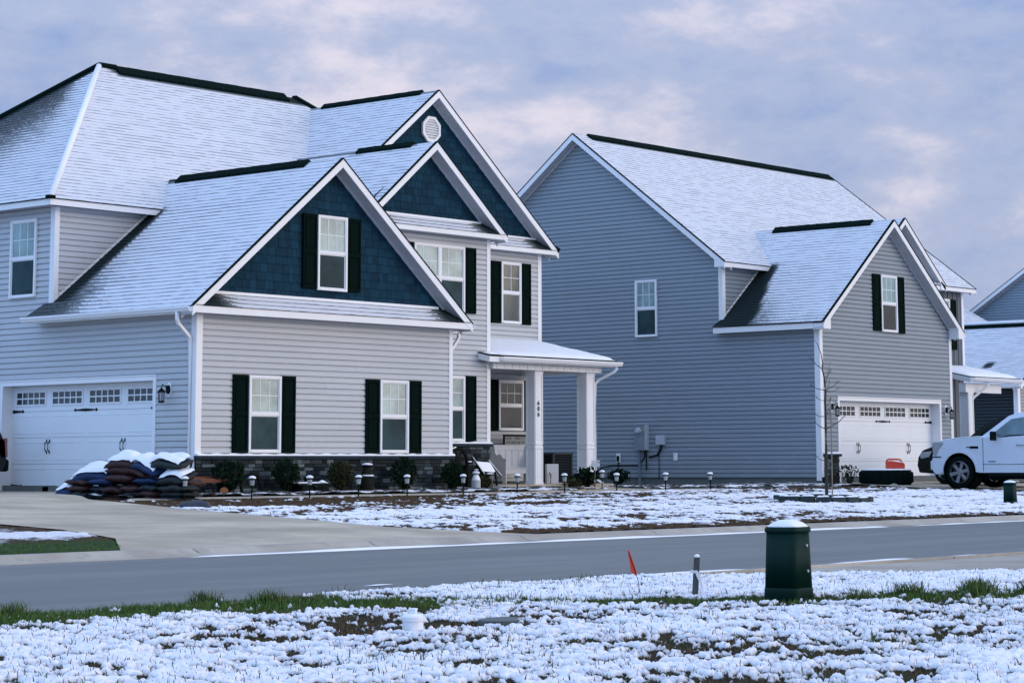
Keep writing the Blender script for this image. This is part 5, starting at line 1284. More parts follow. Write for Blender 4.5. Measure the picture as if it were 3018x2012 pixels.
# low cart with snow on its bed
t = thing('garden_cart', 'low black wheeled cart with snow along its top', 'cart', (2.64, -.62, -.08)); P = lambda a, d, z: V((2.64+a, -.62+d, -.08+z))
m = MB(); m.box(P(0, 0, .21), (.92, .38, .05)); m.box(P(-.2, .02, .13), (.4, .3, .12)); m.build('bed', M_IRON, t, bevel=.008)
for a in (-.30, .28):
    for d in (-.2, .2):
        w = MB(); w.lathe(P(a, d, .10), [(.03, -.02), (.10, -.02), (.10, .02), (.03, .02)], 16, axis='y'); w.build('wheel', M_RUST, t)
m = MB(); m.lathe(P(.02, .05, .235), [(.05, 0), (.085, .02), (.085, .13), (.05, .14)], 14); m.build('iron_pot', M_IRON, t)
m = MB(); m.tube([P(-.46, 0, .2), P(-.62, 0, .12)], .02, 6); m.build('handle', M_IRON, t)
snow_slab(t, lambda u, v: tuple(P(-.46+.92*u, -.19+.38*v, .236)), 14, 5, .03, 12); snow_slab(t, lambda u, v: tuple(P(.16+.18*u, -.2+.12*v, .25)), 5, 4, .05, 13)
# half-buried iron rim
c = V((1.12, -.5, .06)); m = MB(); m.tube([(c.x+.28*math.cos(a), c.y+.03*math.sin(3*a), c.z+.30*math.sin(a)) for a in [-.5+k*4.14/22 for k in range(23)]], .035, 8)
o = m.build('iron_rim', M_RUST, None, origin=(1.12, -.5, -.07)); tag(o, 'dark half-round iron rim standing in the mulch against the stone', 'iron rim')
# weathered wooden seat plank and log
t = thing('wooden_bench', 'low reddish weathered plank bench at the left end of the stone base', 'bench', (-.02, -.45, -.07)); P = lambda a, d, z: V((-.02+a, -.45+d, -.07+z))
m = MB(); m.box(P(0, 0, .30), (.98, .30, .085)); m.box(P(0, .1, .36), (.95, .06, .05)); m.build('seat', M_WOODRED, t, bevel=.01)
for a in (-.38, .38):
    m = MB(); m.box(P(a, 0, .12), (.07, .26, .27)); m.build('leg', M_WOODOLD, t)
m = MB(); m.tube([(.12, -.78, .015), (.40, -.45, .02)], .10, 14); m.tube([(.116, -.785, .015), (.12, -.78, .015)], .085, 14, mi=1)
o = m.build('log', [M_WOODOLD, M_LOGEND], None, origin=(.2, -.65, -.08)); tag(o, 'short log showing an orange cut end beside the plank bench', 'log')
# porch bench, sign
def bench():
    t = thing('porch_bench', 'white panelled wooden settle on the porch with scrolled arms', 'bench', (14.5, 3.9, .03)); X, Y, Z = t.location
    m = MB(); pl = Front(4.26)
    pl.box(m, 13.93, 15.25, .40, 1.04, 0, .04); pl.box(m, 13.90, 15.28, 1.0, 1.05, -.01, .06); pl.box(m, 13.93, 15.25, .40, .48, .04, .055); pl.box(m, 13.93, 15.25, .92, 1.0, .04, .055)
    for k in range(6): pl.box(m, 13.94+k*.258, 13.965+k*.258, .48, .92, .04, .052)
    m.build('backrest', M_WHITEWOOD, t, bevel=.004)
    m = MB(); m.box((14.59, 3.98, .44), (1.30, .50, .04)); m.box((14.59, 3.745, .37), (1.30, .03, .14)); m.build('seat', M_WHITEWOOD, t, bevel=.004)
    prof = [(3.72, .03), (3.72, .60), (3.70, .66), (3.74, .70), (3.80, .69), (3.84, .72), (3.90, .80), (3.98, .80), (4.05, .78), (4.10, .86), (4.11, .98), (4.14, 1.04), (4.28, 1.05), (4.28, .03), (4.20, .03), (4.18, .25), (3.86, .25), (3.83, .03)]
    for x in (13.90, 15.25):
        m = MB(); m.ext([(x, y, z) for y, z in prof], (.035, 0, 0)); m.build('side_panel', M_WHITEWOOD, t, bevel=.004)
bench()
def sign():
    t = thing('porch_sign', 'small dark-framed rustic sign propped above the white bench', 'sign', (14.98, 4.28, 1.02)); pl = Front(4.33)
    m = MB(); pl.box(m, 14.50, 15.42, 1.03, 1.30, 0, .02); m.build('board', mat('sign_board', (.30, .31, .30), .8, .25, 9.), t)
    m = MB()
    for b in ((14.48, 15.44, 1.28, 1.33), (14.48, 14.53, 1.03, 1.28), (15.39, 15.44, 1.03, 1.28)): pl.box(m, *b, 0, .035)
    m.build('frame', M_WOODOLD, t)
    m = MB(); q = random.Random(5)
    for row, z in enumerate((1.20, 1.09)):
        a = 14.58+.03*row
        while a < 15.34:
            w = q.uniform(.018, .04); h = q.uniform(.04, .065)
            if q.random() < .82:
                pl.box(m, a, a+.011, z, z+h, .02, .023)
                if q.random() < .7: pl.box(m, a+.011, a+w, z+h-.012, z+h, .02, .023)
                if q.random() < .5: pl.box(m, a+.011, a+w, z+h*.45, z+h*.45+.01, .02, .023)
            a += w+.014
    m.build('lettering', M_IRON, t)
sign()
# bird plaque on a stick
t = thing('bird_plaque', 'white plaque with two little birds on a thin garden stick', 'garden stake', (13.9, .75, -.08)); X, Y, Z = t.location; lat = V((.642, -.767, 0)); up = V((0, 0, 1)); fw = V((.767, .642, 0))
m = MB(); m.tube([V((X, Y, Z-.05)), V((X, Y, Z))+lat*.03+up*.55], .009, 6); m.build('stick', M_BAMBOO, t)
m = MB(); C = V((X, Y, Z))+lat*.03+up*.60
m.ext([C+lat*a+up*b for a, b in ((-.11, -.04), (.105, -.055), (.115, .0), (.10, .055), (-.02, .05), (-.10, .055), (-.12, .0))], fw*.02); m.build('plaque', M_WHITEWOOD, t, bevel=.006)
for a, s in ((-.055, 1), (.065, -1)):
    m = MB(); b0 = C+lat*a+up*.085
    m.tube([b0+lat*(-.055*s)+up*.03, b0+lat*(-.03*s)+up*.01, b0, b0+lat*(.03*s)+up*.005, b0+lat*(.045*s)+up*.02, b0+lat*(.062*s)+up*.015], [.006, .012, .026, .022, .016, .003], 8); m.build('bird', M_WHITEWOOD, t, smooth=True)
# air conditioner
def condenser():
    t = thing('air_conditioner', 'dark air-conditioning condenser standing in the gap between the houses', 'air conditioner', (18.7, 6.2, -.07)); X, Y, Z = t.location
    m = MB(); m.box((X, Y, Z+.05), (1.0, 1.0, .1)); m.build('pad', M_CONC, t)
    m = MB(); m.box((X, Y, Z+.5), (.80, .80, .78)); m.build('core', M_BLACK, t)
    m = MB()
    for sx in (-1, 1):
        for sy in (-1, 1): m.box((X+sx*.40, Y+sy*.40, Z+.5), (.06, .06, .82))
    for k in range(16):
        z = Z+.16+k*.045
        for s in (-1, 1): m.box((X+s*.412, Y, z), (.008, .78, .012)); m.box((X, Y+s*.412, z), (.78, .008, .012))
    m.box((X, Y, Z+.90), (.88, .88, .05)); m.build('cabinet', M_AC, t, bevel=.006)
    m = MB()
    for r in (.12, .2, .28, .36): m.lathe((X, Y, Z+.93), [(r-.008, 0), (r-.008, .012), (r, .012), (r, 0)], 24)
    m.build('fan_guard', M_AC, t)
condenser()
t = thing('grey_panel', 'pale grey board standing on edge beside the dark condenser', 'board', (16.75, 4.55, -.05)); X, Y, Z = t.location
m = MB(); m.box((X, Y, Z+.30), (.50, .07, .60)); m.build('board', M_LIGHTGREY, t, bevel=.01)
m = MB(); m.tube([(X-.18, Y-.1, Z), (X-.16, Y-.1, Z+.30), (X-.22, Y-.1, Z+.36)], .02, 6); m.build('red_hose', mat('dull_red_hose', (.16, .04, .03), .6), t)
for k, (x, y, s, lab) in enumerate(((20.9, -1.9, .12, 'pale rock in the grass left of the young tree trunk'), (22.3, -2.2, .14, 'flat pale rock right of the young tree trunk'), (23.2, -2.3, .17, 'grey rock below the sparse shrub by the garage'), (21.1, -2.5, .08, 'thin light stone lying before the grey house corner'))):
    m = MB(); q = random.Random(k); vs = []
    m.lathe((x, y, gzf(x, y)-.02), [(.02, -.03), (s, .0), (s*.95, s*.35), (s*.5, s*.62), (.02, s*.66)], 9, sc=(1.2, .8)); m.v = [(a+q.uniform(-.02, .02), b+q.uniform(-.02, .02), c+q.uniform(-.01, .01)) for a, b, c in m.v]
    tag(m.build('rock', M_ROCK, None, origin=(x, y, gzf(x, y)), subdiv=1, smooth=True), lab, 'rock')
# big tyre with red can
def big_tyre():
    X, Y = 23.72, -1.74; Z = gzf(X, Y)+.012
    t = thing('tractor_tyre', 'huge black tyre lying flat before the garage door with snow across its top', 'tyre', (X, Y, Z))
    m = MB(); m.lathe((X, Y, Z), [(.42, .03), (.60, .0), (.68, .03), (.735, .12), (.745, .25), (.73, .36), (.67, .44), (.52, .455), (.42, .43)], 44); m.build('tread', M_RUBBER, t, smooth=True)
    m = MB()
    for k in range(44):
        a = 2*math.pi*k/44; R = Matrix.Rotation(a, 3, 'Z'); m.box(V((X, Y, Z+.23))+R @ V((.742, 0, 0)), (.018, .055, .30), R @ Matrix.Rotation(.5 if k % 2 else -.5, 3, 'X'))
    m.build('tread_lug', M_RUBBER, t)
    m = MB(); m.lathe((X, Y, Z+.44), [(.70, -.012), (.69, .012), (.5, .03), (.2, .028), (.01, .03)], 36); m.build('snow_cap', M_SNOW, t, smooth=True)
    c = thing('fuel_can', 'red plastic fuel can with a slanted snowy top sitting on the huge tyre', 'fuel can', (X+.02, Y-.30, Z+.465)); lat = V((.642, -.767, 0)); fw = V((.767, .642, 0)); B = V(c.location)
    P = lambda a, z, d=0: B+lat*a+V((0, 0, z))+fw*d
    m = MB(); m.ext([P(-.25, 0), P(.26, 0), P(.265, .13), P(.24, .165), P(-.10, .22), P(-.20, .22), P(-.25, .18)], fw*.24); m.build('body', M_RED, c, bevel=.025)
    m = MB(); m.tube([P(-.235, .14, .12), P(-.225, .235, .12), P(-.18, .262, .12), P(.10, .262, .12), P(.17, .24, .12), P(.20, .17, .12)], .024, 8); m.build('handle', M_RED, c)
    snow_slab(c, lambda u, v: tuple(P(-.14+.36*u, .216-.040*u, .03+.18*v)), 8, 5, .02, 3)
big_tyre()
# utility pedestals
def pedestal(x, y, z, w, h, rz, label, tp=.88, screws=True):
    t = thing('utility_pedestal', label, 'utility pedestal', (0, 0, 0), 'green utility pedestals by the street')
    n = 32
    def ring(hw, z, p=8.): 
        o = []
        for k in range(n):
            a = 2*math.pi*k/n; c, s = math.cos(a), math.sin(a); r = hw/((abs(c)**p+abs(s)**p)**(1/p)); o.append(V((r*c, r*s, z)))
        return o
    def loft(rs, cap=True):
        m = MB(); vs = [p for r in rs for p in r]; fs = [(i*n+k, i*n+(k+1) % n, (i+1)*n+(k+1) % n, (i+1)*n+k) for i in range(len(rs)-1) for k in range(n)]
        if cap: fs += [list(range(n))[::-1], [len(vs)-n+k for k in range(n)]]
        m.grid(vs, fs); return m
    hw = w/2
    loft([ring(hw*1.03, -.08), ring(hw*1.025, .07), ring(hw*1.015, .08), ring(hw*.99, .083)]).build('base_skirt', M_PLASTIC_G, t, smooth=True)
    loft([ring(hw, .07), ring(hw*tp, h*.90)]).build('housing', M_PLASTIC_G, t, smooth=True)
    loft([ring(hw*tp*1.06, h*.885), ring(hw*tp*1.085, h*.893), ring(hw*tp*1.085, h*.935), ring(hw*tp*1.03, h*.955), ring(hw*tp*.6, h*.99), ring(.01, h)]).build('dome_lid', M_PLASTIC_G, t, smooth=True)
    k = hw*tp
    loft([ring(k*1.02, h*.950, 6), ring(k*.98, h*.972, 5), ring(k*.82, h*1.012, 3.5), ring(k*.5, h*1.045, 2.5), ring(k*.15, h*1.056, 2), ring(.004, h*1.058, 2)]).build('snow_cap', M_SNOW, t, smooth=True)
    if screws:
        for zz in (.38, .20):
            m = MB(); r = hw*(1-(1-tp)*(zz-.07)/(h*.9-.07)); m.lathe((.045, -r+.004, zz), [(.010, -.012), (.010, .008), (.005, .010)], 10, axis='y'); m.build('screw', M_LIGHTGREY, t)
    t.location = (x, y, z); t.rotation_euler = (0, 0, rz); return t
pedestal(-17.50, -26.50, -.455, .272, .535, math.radians(5), 'dark green utility pedestal with a domed snow cap, nearest the camera', .90)
pedestal(13.72, -11.1, -.385, .25, .50, math.radians(8), 'smaller dark green utility pedestal across the street by the right edge', .92, False)
# marker flag, survey stake, cleanout
lat = V((.642, -.767, 0)); fw = V((.767, .642, 0))
B = V((-17.47, -25.12, -.45)); t = thing('marker_flag', 'red marker flag leaning on a thin wire at the road edge', 'flag', tuple(B))
m = MB(); m.tube([B-V((0, 0, .05)), B+lat*-.01+V((0, 0, .08)), B+lat*-.03+V((0, 0, .14)), B+lat*-.085+V((0, 0, .30))], .0028, 5); m.build('wire', M_RUST, t)
m = MB(); pts = [(-.022, .115), (-.066, .150), (-.076, .22), (-.090, .315), (-.080, .313), (-.056, .25), (-.024, .155)]
m.ext([B+lat*a+V((0, 0, z)) for a, z in pts], fw*.003); m.build('pennant', M_FLAG, t)
B = V((-17.50, -25.67, -.455)); t = thing('survey_stake', 'grey wooden survey stake tied with a white ribbon and capped with snow', 'stake', tuple(B))
m = MB(); R = Matrix.Rotation(.06, 3, V((.767, .642, 0))) @ Matrix.Rotation(-.88, 3, 'Z'); m.box(B+R @ V((0, 0, .11))-lat*.006, (.045, .022, .34), R); m.build('stake_post', M_STAKE, t, bevel=.003)
m = MB(); m.box(B+lat*-.014+V((0, 0, .172))-fw*.002, (.054, .03, .020), R); m.ext([B+lat*a+V((0, 0, z))-fw*.02 for a, z in ((.0, .185), (.012, .18), (.030, .155), (.035, .12), (.05, .08), (.055, .03), (.045, .0), (.035, .02), (.028, .09), (.012, .125), (.0, .15))], fw*.004)
m.ext([B+lat*a+V((0, 0, z))-fw*.016 for a, z in ((.03, .135), (.055, .14), (.075, .152), (.09, .172), (.102, .168), (.095, .145), (.075, .132), (.055, .128), (.032, .126))], fw*.004); m.build('ribbon', M_RIBBON, t)
m = MB(); c = B+R @ V((0, 0, .282))-lat*.006; m.lathe(c, [(.025, -.006), (.024, .008), (.012, .017), (.002, .019)], 12, sc=(1, .8)); m.build('snow_cap', M_SNOW, t, smooth=True)
B = V((-21.5, -26.58, -.46)); t = thing('cleanout_cap', 'white plastic pipe cleanout with a square-nut cap poking out of the turf', 'pipe cap', tuple(B))
m = MB(); m.lathe(B, [(.062, -.06), (.062, .085), (.058, .088)], 26); m.build('pipe', M_PVC, t)
m = MB(); m.lathe(B+V((0, 0, .075)), [(.067, -.01), (.067, .016), (.060, .024), (.03, .028)], 26); m.box(B+V((0, 0, .112)), (.040, .040, .034), Matrix.Rotation(.4, 3, 'Z')); m.build('cap', M_PVC, t, bevel=.003)
m = MB(); m.box(B+V((0, 0, .134)), (.046, .044, .012), Matrix.Rotation(.4, 3, 'Z')); m.lathe(B+V((0, 0, .10)), [(.062, -.004), (.05, .006), (.02, .008)], 20); m.build('snow_cap', M_SNOW, t, bevel=.004)
B = V((-20.35, -26.3, -.455)); m = MB(); m.lathe(B, [(.20, -.04), (.20, .0), (.18, .006), (.01, .008)], 28, sc=(1, .8)); o = m.build('valve_cover', M_FOUND, None, origin=tuple(B)); tag(o, 'flat grey cover half hidden by snow right of the white cleanout', 'utility cover')
# ------------------------------------------------------------------ VEHICLES
def wheel(parent, x, y, z, r, w, side=-1, spokes=6, rim_mat=None, seed=0):
    """axis along x; side = which way the face looks"""
    R = bpy.data.objects.new('wheel', None); COL.objects.link(R); R.parent = parent
    m = MB(); prof = [(r*.70, -w/2+.02), (r*.93, -w/2), (r, -w/2+.03), (r, w/2-.03), (r*.93, w/2), (r*.70, w/2-.02)]
    m.lathe((x, y, z), prof, 40, axis='x', caps=False)
    for k in range(40):
        a = 2*math.pi*k/40; q = Matrix.Rotation(a, 3, 'X'); m.box(V((x, y, z))+q @ V((0, 0, r)), (w*.9, .03, .016), q)
    m.build('tyre', M_RUBBER, R)
    m = MB(); f = side*w/2
    m.lathe((x+f*.72, y, z), [(r*.66, -.09), (r*.70, -.05), (r*.735, .04), (r*.735, .055), (r*.69, .055), (r*.66, -.09)], 36, axis='x', caps=False); m.build('rim', rim_mat or M_ALU, R)
    m = MB()
    for k in range(spokes):
        a = 2*math.pi*k/spokes+.3; q = Matrix.Rotation(a, 3, 'X'); c = V((x+f*.72, y, z))
        P = [c+q @ V(p) for p in ((0, -.038, .05), (0, .038, .05), (0, .052, r*.70), (0, -.052, r*.70))]
        m.ext(P, (f*.18, 0, 0))
    m.lathe((x+f*.8, y, z), [(.075, -.03), (.075, .03), (.04, .045)], 16, axis='x'); m.build('spokes', rim_mat or M_ALU, R, bevel=.006)
    m = MB(); m.lathe((x+f*.3, y, z), [(r*.59, -.01), (r*.59, .01)], 30, axis='x'); m.build('brake_disc', M_DARKALU, R)
    return R
def arch(yc, zc, r, z0, n=14, flip=False):
    a0 = math.asin(max(-1, min(1, (z0-zc)/r))); pts = [(yc+r*math.cos(a), zc+r*math.sin(a)) for a in [a0+(math.pi-2*a0)*k/n for k in range(n+1)]]
    return pts[::-1] if flip else pts
def pickup():
    """full-size crew pickup, nose towards the garage (+y)"""
    X0, YW = 22.78, -4.62; Z = gzf(23, YW)+.05; W = 2.0; r = .415
    T = thing('pickup_truck', 'white crew-cab pickup parked nose to the garage, snow-frosted windows, cut by the frame', 'pickup truck', (X0+1, YW-1.8, Z))
    A = lambda y, z: (YW+y, Z+z)                                            # y forwards from the front axle
    yr = -3.68
    prof = [A(.50, .40)]+[A(.50, .62)]+[A(y, z) for y, z in arch(0, .43, .50, .50, 16)][1:-1]+[A(-.52, .62), A(-.55, .40), A(yr+.56, .40)]+[A(yr+y, z) for y, z in arch(0, .43, .50, .45, 14)]+[A(yr-.55, .45), A(-4.85, .55), A(-4.92, .75), A(-4.90, 1.42), A(-2.75, 1.42), A(-1.0, 1.30), A(-.95, 1.34), A(-.62, 1.335), A(.25, 1.29), A(.62, 1.24), A(.78, 1.17), A(.80, .95), A(.83, .78), A(.82, .45), A(.74, .36)]
    m = MB(); m.ext([(X0, y, z) for y, z in prof], (W, 0, 0)); body = m.build('body', M_TRUCK, T, bevel=.045)
    # greenhouse with tumblehome
    g = [(-.68, 1.33), (-1.42, 1.86), (-1.70, 1.94), (-3.0, 1.95), (-3.25, 1.92), (-3.32, 1.40)]
    def side(inx, sgn, pts):
        return [V((X0+W/2+sgn*(W/2-inx-(z-1.33)*.28), *A(y, z))) for y, z in pts]
    L, Rr = side(.05, -1, g), side(.05, 1, g)
    m = MB(); n = len(g); m.grid(L+Rr, [list(range(n)), list(range(n, 2*n))[::-1]]+[(i, (i+1) % n, n+(i+1) % n, n+i) for i in range(n)]); m.build('cab', M_TRUCK, T, bevel=.03)
    for sgn in (-1, 1):
        for pts in (([(-.98, 1.41), (-1.50, 1.80), (-1.98, 1.865), (-1.98, 1.40), (-1.22, 1.33)]), ([(-2.06, 1.40), (-2.06, 1.868), (-2.95, 1.86), (-3.16, 1.78), (-3.14, 1.42)])):
            a = side(.036, sgn, pts); m = MB(); m.ext(a, (sgn*.012, 0, 0)); m.build('side_window', M_GLASSS, T)
        q = side(.030, sgn, [(-.93, 1.335), (-1.22, 1.315), (-1.5, 1.385), (-3.2, 1.405), (-3.2, 1.375), (-1.5, 1.355), (-1.24, 1.285), (-.93, 1.30)])
        m = MB(); m.ext(q, (sgn*.016, 0, 0)); m.build('window_trim', M_BLACK, T)
    a, b = side(.12, -1, [(-.72, 1.37), (-1.38, 1.82)]); c, d = side(.12, 1, [(-.72, 1.37), (-1.38, 1.82)])
    m = MB(); off = V((0, .045, .035)); m.face([a+off, c+off, d+off, b+off]); m.build('windscreen', M_GLASSK, T)
    pf = lambda lo: [V((X0+lo, *A(y, z))) for y, z in ((-.55, 1.335), (.2, 1.295), (.58, 1.245))]
    m = MB()
    for x0, x1, h in ((.08, 1.92, .02),):
        P0, P1 = pf(x0), pf(x1)
        for i in range(2): m.ext([P0[i]+V((0, 0, .012)), P1[i]+V((0, 0, .012)), P1[i+1]+V((0, 0, .012)), P0[i+1]+V((0, 0, .012))], (0, 0, h))
    m.build('bonnet_snow', M_SNOWF, T, bevel=.012)
    m = MB(); q0 = side(.22, -1, [(-1.6, 1.935), (-3.1, 1.955)]); q1 = side(.22, 1, [(-1.6, 1.935), (-3.1, 1.955)]); m.ext([q0[0], q1[0], q1[1], q0[1]], (0, 0, .035)); m.build('roof_snow', M_SNOWF, T, bevel=.015)
    # flares, dark liners, doors, trim
    for yc in (0, yr):
        m = MB(); o = arch(yc, .43, .585, .42, 18); i = arch(yc, .43, .500, .42, 18)
        for k in range(18): m.ext([(X0-.022, *A(*o[k])), (X0-.022, *A(*o[k+1])), (X0-.022, *A(*i[k+1])), (X0-.022, *A(*i[k]))], (.06, 0, 0))
        m.build('wheel_arch', M_TRUCK, T)
        m = MB(); m.lathe((X0+.34, *A(yc, .43)), [(.50, -.33), (.495, -.33), (.495, .1), (.01, .1)], 30, axis='x', caps=False); m.build('wheel_well', M_BLACK, T)
        for sx in (0, 1):
            wheel(T, X0+.13 if sx == 0 else X0+W-.13, *A(yc, r), r, .29, -1 if sx == 0 else 1, 6, M_DARKALU if yc else M_ALU)
    m = MB()
    for y0, z0, z1 in ((-.72, .44, 1.31), (-2.02, .44, 1.38), (-3.10, .52, 1.40)): m.box((X0+.0, YW+y0, Z+(z0+z1)/2), (.012, .012, z1-z0))
    m.box((X0, YW-2.0, Z+.62), (.010, 2.6, .012)); m.box((X0, YW+.70, Z+.82), (.012, .28, .03)); m.build('panel_gap', M_BLACK, T)
    m = MB(); m.box((X0-.008, YW-.46, Z+1.07), (.03, .24, .06)); m.box((X0-.006, YW-.28, Z+1.075), (.02, .12, .025)); m.build('fender_vent', M_BLACK, T, bevel=.006)
    m = MB(); m.box((X0-.010, YW-.98, Z+.70), (.02, .20, .03)); m.build('door_badge', M_GREYPL, T)
    for y in (-1.85, -2.95): 
        m = MB(); m.tube([(X0-.02, YW+y-.12, Z+1.12), (X0-.05, YW+y-.08, Z+1.12), (X0-.05, YW+y+.08, Z+1.12), (X0-.02, YW+y+.12, Z+1.12)], .018, 6); m.build('door_handle', M_ALU, T)
    for sx in (0, 1):
        m = MB(); x = X0-.16 if sx == 0 else X0+W+.16
        m.box((x, YW-1.12, Z+1.36), (.22, .10, .24)); m.box((x+(.12 if sx == 0 else -.12), YW-1.10, Z+1.30), (.16, .06, .07)); m.build('mirror', M_BLACK, T, bevel=.035)
        x = X0-.006 if sx == 0 else X0+W-.03
        m = MB(); m.ext([(x, *A(y, z)) for y, z in ((.50, 1.23), (.79, 1.22), (.83, 1.16), (.80, .86), (.70, .84), (.62, 1.02), (.48, 1.15))], (.035, 0, 0)); m.build('headlight', M_LAMPCLR, T, bevel=.01)
    m = MB(); m.box((X0+W/2, YW+.835, Z+1.02), (1.5, .05, .34)); m.build('grille', M_BLACK, T, bevel=.02)
    m = MB(); m.box((X0+W/2, YW+.86, Z+.60), (W-.06, .12, .26)); m.build('bumper', M_TRUCK, T, bevel=.04)
    m = MB(); m.box((X0+.08, YW-2.0, Z+.34), (.14, 2.3, .06)); m.build('running_board', M_BLACK, T, bevel=.015)
    m = MB(); m.box((X0+W/2, YW-1.9, Z+.34), (1.2, 5.0, .22)); m.build('chassis', M_BLACK, T)
    m = MB(); m.box((X0+W-.02, YW-4.86, Z+1.15), (.06, .06, .34)); m.box((X0+.02, YW-4.86, Z+1.15), (.06, .06, .34)); m.build('tail_light', M_LAMPRED, T)
pickup()
def black_car(name, label, loc, rz, zs, frost=False):
    """dark estate car / SUV, nose towards +y in its own frame"""
    T = thing(name, label, 'car', (0, 0, 0)); W = 1.86; r = .36
    A = lambda y, z: (y, z); yr = -2.75
    prof = [A(.46, .26)]+arch(0, .36, .43, .30, 14)+[A(-.46, .24), A(yr+.46, .24)]+arch(yr, .36, .43, .30, 14)+[A(yr-.50, .32), A(-3.62, .40), A(-3.70, .62), A(-3.66, .98), A(-3.55, 1.05), A(-.9, .98), A(.35, .92), A(.72, .82), A(.86, .66), A(.90, .46), A(.84, .28)]
    m = MB(); m.ext([(-W/2, y, z) for y, z in prof], (W, 0, 0)); m.build('body', M_CARBLACK, T, bevel=.06)
    g = [(-.55, .97), (-1.35, 1.46), (-1.7, 1.52), (-3.0, 1.52), (-3.45, 1.40), (-3.60, 1.03)]
    S = lambda inx, s, pts: [V((s*(W/2-inx-(z-.97)*.30), y, z)) for y, z in pts]
    L, Rr = S(.06, -1, g), S(.06, 1, g); n = len(g); m = MB(); m.grid(L+Rr, [list(range(n)), list(range(n, 2*n))[::-1]]+[(i, (i+1) % n, n+(i+1) % n, n+i) for i in range(n)]); m.build('cabin', M_CARBLACK, T, bevel=.03)
    for s in (-1, 1):
        for pts in ([(-.85, 1.02), (-1.42, 1.42), (-1.95, 1.45), (-1.95, 1.03)], [(-2.02, 1.03), (-2.02, 1.45), (-2.75, 1.44), (-2.75, 1.05)], [(-2.82, 1.05), (-2.82, 1.44), (-3.2, 1.40), (-3.4, 1.1)]):
            m = MB(); m.ext(S(.045, s, pts), (s*.012, 0, 0)); m.build('side_window', M_GLASSK, T)
    a, b = S(.14, -1, [(-.62, 1.02), (-1.30, 1.44)]); c, d = S(.14, 1, [(-.62, 1.02), (-1.30, 1.44)]); o = V((0, .04, .03)); m = MB(); m.face([a+o, c+o, d+o, b+o]); m.build('windscreen', M_GLASSK, T)
    a, b = S(.14, -1, [(-3.56, 1.08), (-3.44, 1.38)]); c, d = S(.14, 1, [(-3.56, 1.08), (-3.44, 1.38)]); o = V((0, -.03, .0)); m = MB(); m.face([a+o, c+o, d+o, b+o]); m.build('rear_window', M_GLASSK, T)
    for s in (-1, 1):
        for yc in (0, yr): wheel(T, s*(W/2-.12), yc, r, r, .24, s, 5)
        m = MB(); m.box((s*(W/2+.08), -.95, 1.02), (.2, .09, .14)); m.build('mirror', M_CARBLACK, T, bevel=.03)
        m = MB(); m.ext([(s*(W/2-.012)-.02, y, z) for y, z in ((.40, .80), (.70, .78), (.80, .70), (.76, .62), (.5, .66))], (.04, 0, 0)); m.build('headlight', M_LAMPCLR, T)
        m = MB(); m.ext([(s*(W/2-.03)-.03, y, z) for y, z in ((-3.38, 1.0), (-3.70, 1.02), (-3.73, .66), (-3.55, .64))], (.07, 0, 0)); m.build('tail_light', M_LAMPRED, T, bevel=.01)
        m = MB(); m.box((s*(W/2-.07), -3.70, .96), (.13, .06, .10)); m.build('reversing_light', M_LAMPCLR, T, bevel=.01)
    for y in (.0, yr):
        m = MB(); m.box((0, y, .5), (W-.5, .8, .4)); m.build('wheel_well', M_BLACK, T)
    m = MB(); m.box((0, -3.73, .50), (W-.05, .14, .24)); m.build('bumper', M_BLACK, T, bevel=.05)
    m = MB()
    for s in (-1, 1): m.tube([(s*.62, -1.36, 1.50), (s*.62, -1.7, 1.56), (s*.62, -3.0, 1.56), (s*.62, -3.3, 1.48)], .02, 6)
    m.build('roof_rail', M_ALU if not frost else M_BLACK, T)
    if frost:
        m = MB(); m.ext([(-.55, -1.45, 1.505), (.55, -1.45, 1.505), (.6, -3.2, 1.505), (-.6, -3.2, 1.505)], (0, 0, .045)); m.build('roof_snow', M_SNOWF, T, bevel=.015)
        m = MB(); m.ext([(-.72, -3.82, .625), (.72, -3.82, .625), (.72, -3.66, .625), (-.72, -3.66, .625)], (0, 0, .03)); m.build('bumper_snow', M_SNOWF, T, bevel=.01)
    T.location = loc; T.rotation_euler = (0, 0, rz); T.scale = (1, 1, zs); return T
black_car('parked_car', 'black car standing beyond the white pickup, only roofline and front wheel showing', (26.75, -2.38, gzf(26, -2.2)+.05), 0, 1.16, True)
black_car('parked_car', 'black car cut off by the left frame edge, tail light showing beside the garage door', (-4.60, 5.98, .0), math.pi/2, 1.12, True)
# ------------------------------------------------------------------ CAMERA, LIGHT, SKY
cam = bpy.data.cameras.new('camera'); co = bpy.data.objects.new('camera', cam); COL.objects.link(co); sc.camera = co
F, PX, PY = 6730.6, 1644.85, 422.8
cam.sensor_fit = 'HORIZONTAL'; cam.sensor_width = 36; cam.lens = F/3018*36; cam.shift_x = (1509-PX)/3018; cam.shift_y = (PY-1006)/3018; cam.clip_end = 3000; cam.clip_start = .1
Rr = Matrix(((.64184574, -.7668214, -.00435687), (.10431354, .09293865, -.99019245), (.75970569, .63509633, .13964214)))
M = Matrix((Rr[0], -Rr[1], -Rr[2])).transposed().to_4x4(); M.translation = (-31.37395, -35.954734, .499045); co.matrix_world = M
SUN_EL, SUN_AZ = math.radians(12), math.atan2(-.86, .50)           # direction towards the sun in the xy plane
sd = V((math.cos(SUN_AZ)*math.cos(SUN_EL), math.sin(SUN_AZ)*math.cos(SUN_EL), math.sin(SUN_EL)))
sl = bpy.data.lights.new('sun', 'SUN'); so = bpy.data.objects.new('sun', sl); COL.objects.link(so); so.rotation_euler = sd.to_track_quat('Z', 'Y').to_euler(); so.location = (0, -40, 40)
sl.energy = 1.0; sl.angle = math.radians(40); sl.color = (1, .88, .76)
w = bpy.data.worlds.new('World'); sc.world = w; w.use_nodes = True; nt = w.node_tree
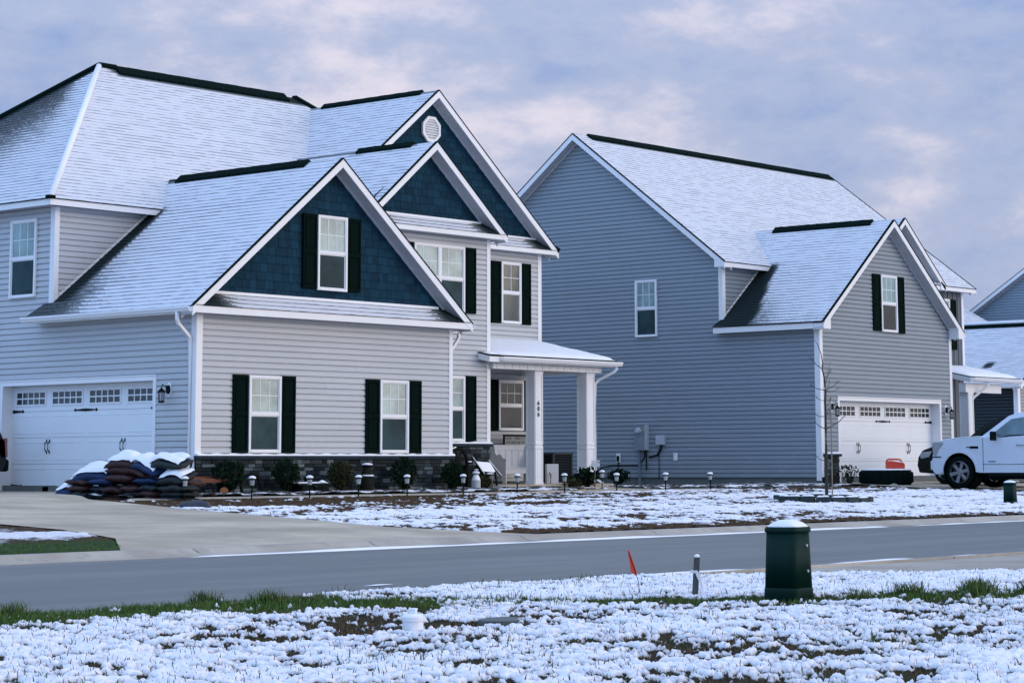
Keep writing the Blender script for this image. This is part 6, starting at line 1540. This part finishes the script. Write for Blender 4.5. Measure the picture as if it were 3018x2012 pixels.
bg = nt.nodes['Background']; out = nt.nodes['World Output']
sky = nt.nodes.new('ShaderNodeTexSky'); sky.sky_type = 'NISHITA'; sky.sun_disc = False; sky.sun_elevation = SUN_EL; sky.sun_rotation = math.pi/2-SUN_AZ; sky.altitude = 50; sky.air_density = 1.2; sky.dust_density = 1.5; sky.ozone_density = 2
nt.links.new(sky.outputs[0], bg.inputs[0]); bg.inputs[1].default_value = .12
tc = nt.nodes.new('ShaderNodeTexCoord'); gen = tc.outputs['Generated']
sp = nt.nodes.new('ShaderNodeSeparateXYZ'); nt.links.new(gen, sp.inputs[0])
mp = nt.nodes.new('ShaderNodeMapping'); nt.links.new(gen, mp.inputs[0]); mp.inputs['Scale'].default_value = (1, 1, 2.1); mp.inputs['Location'].default_value = (.35, .0, .1)
n1 = noise(nt, mp.outputs[0], 10.5, 9, .62); n2 = noise(nt, mp.outputs[0], 3.1, 4, .5)
f = math_n(nt, 'ADD', math_n(nt, 'MULTIPLY', n1, .65), math_n(nt, 'MULTIPLY', n2, .45))
c1 = mixc(nt, ramp(nt, f, .40, .58), (.215, .31, .575), (.375, .425, .61))
c2 = mixc(nt, ramp(nt, f, .55, .70), c1, (.69, .635, .73))
up = ramp(nt, sp.outputs[2], .12, .75)                                # overcast: brighter overhead than near the horizon
c3 = mixc(nt, up, c2, (.64, .80, 1.18))
def lobe(vec, e0, e1):
    d = nt.nodes.new('ShaderNodeVectorMath'); d.operation = 'DOT_PRODUCT'; nt.links.new(gen, d.inputs[0]); d.inputs[1].default_value = vec; return ramp(nt, d.outputs['Value'], e0, e1)
c3 = mixc(nt, math_n(nt, 'MULTIPLY', lobe((-.98, .2, .0), .05, .75), .9), c3, (.54, .90, 1.55))   # open blue sky on the left
c3 = mixc(nt, math_n(nt, 'MULTIPLY', lobe((.25, -.97, .0), .25, .9), .8), c3, (.80, .80, .92))     # pale bright cloud behind the camera
bg2 = nt.nodes.new('ShaderNodeBackground'); nt.links.new(c3, bg2.inputs[0]); bg2.inputs[1].default_value = 1.0
ms = nt.nodes.new('ShaderNodeMixShader'); ms.inputs[0].default_value = .88
nt.links.new(bg.outputs[0], ms.inputs[1]); nt.links.new(bg2.outputs[0], ms.inputs[2]); nt.links.new(ms.outputs[0], out.inputs[0])
sc.view_settings.view_transform = 'Standard'; sc.view_settings.look = 'None'; sc.view_settings.exposure = .3; sc.view_settings.gamma = 1
sc.render.engine = 'CYCLES'; sc.cycles.use_denoising = True; sc.cycles.max_bounces = 6
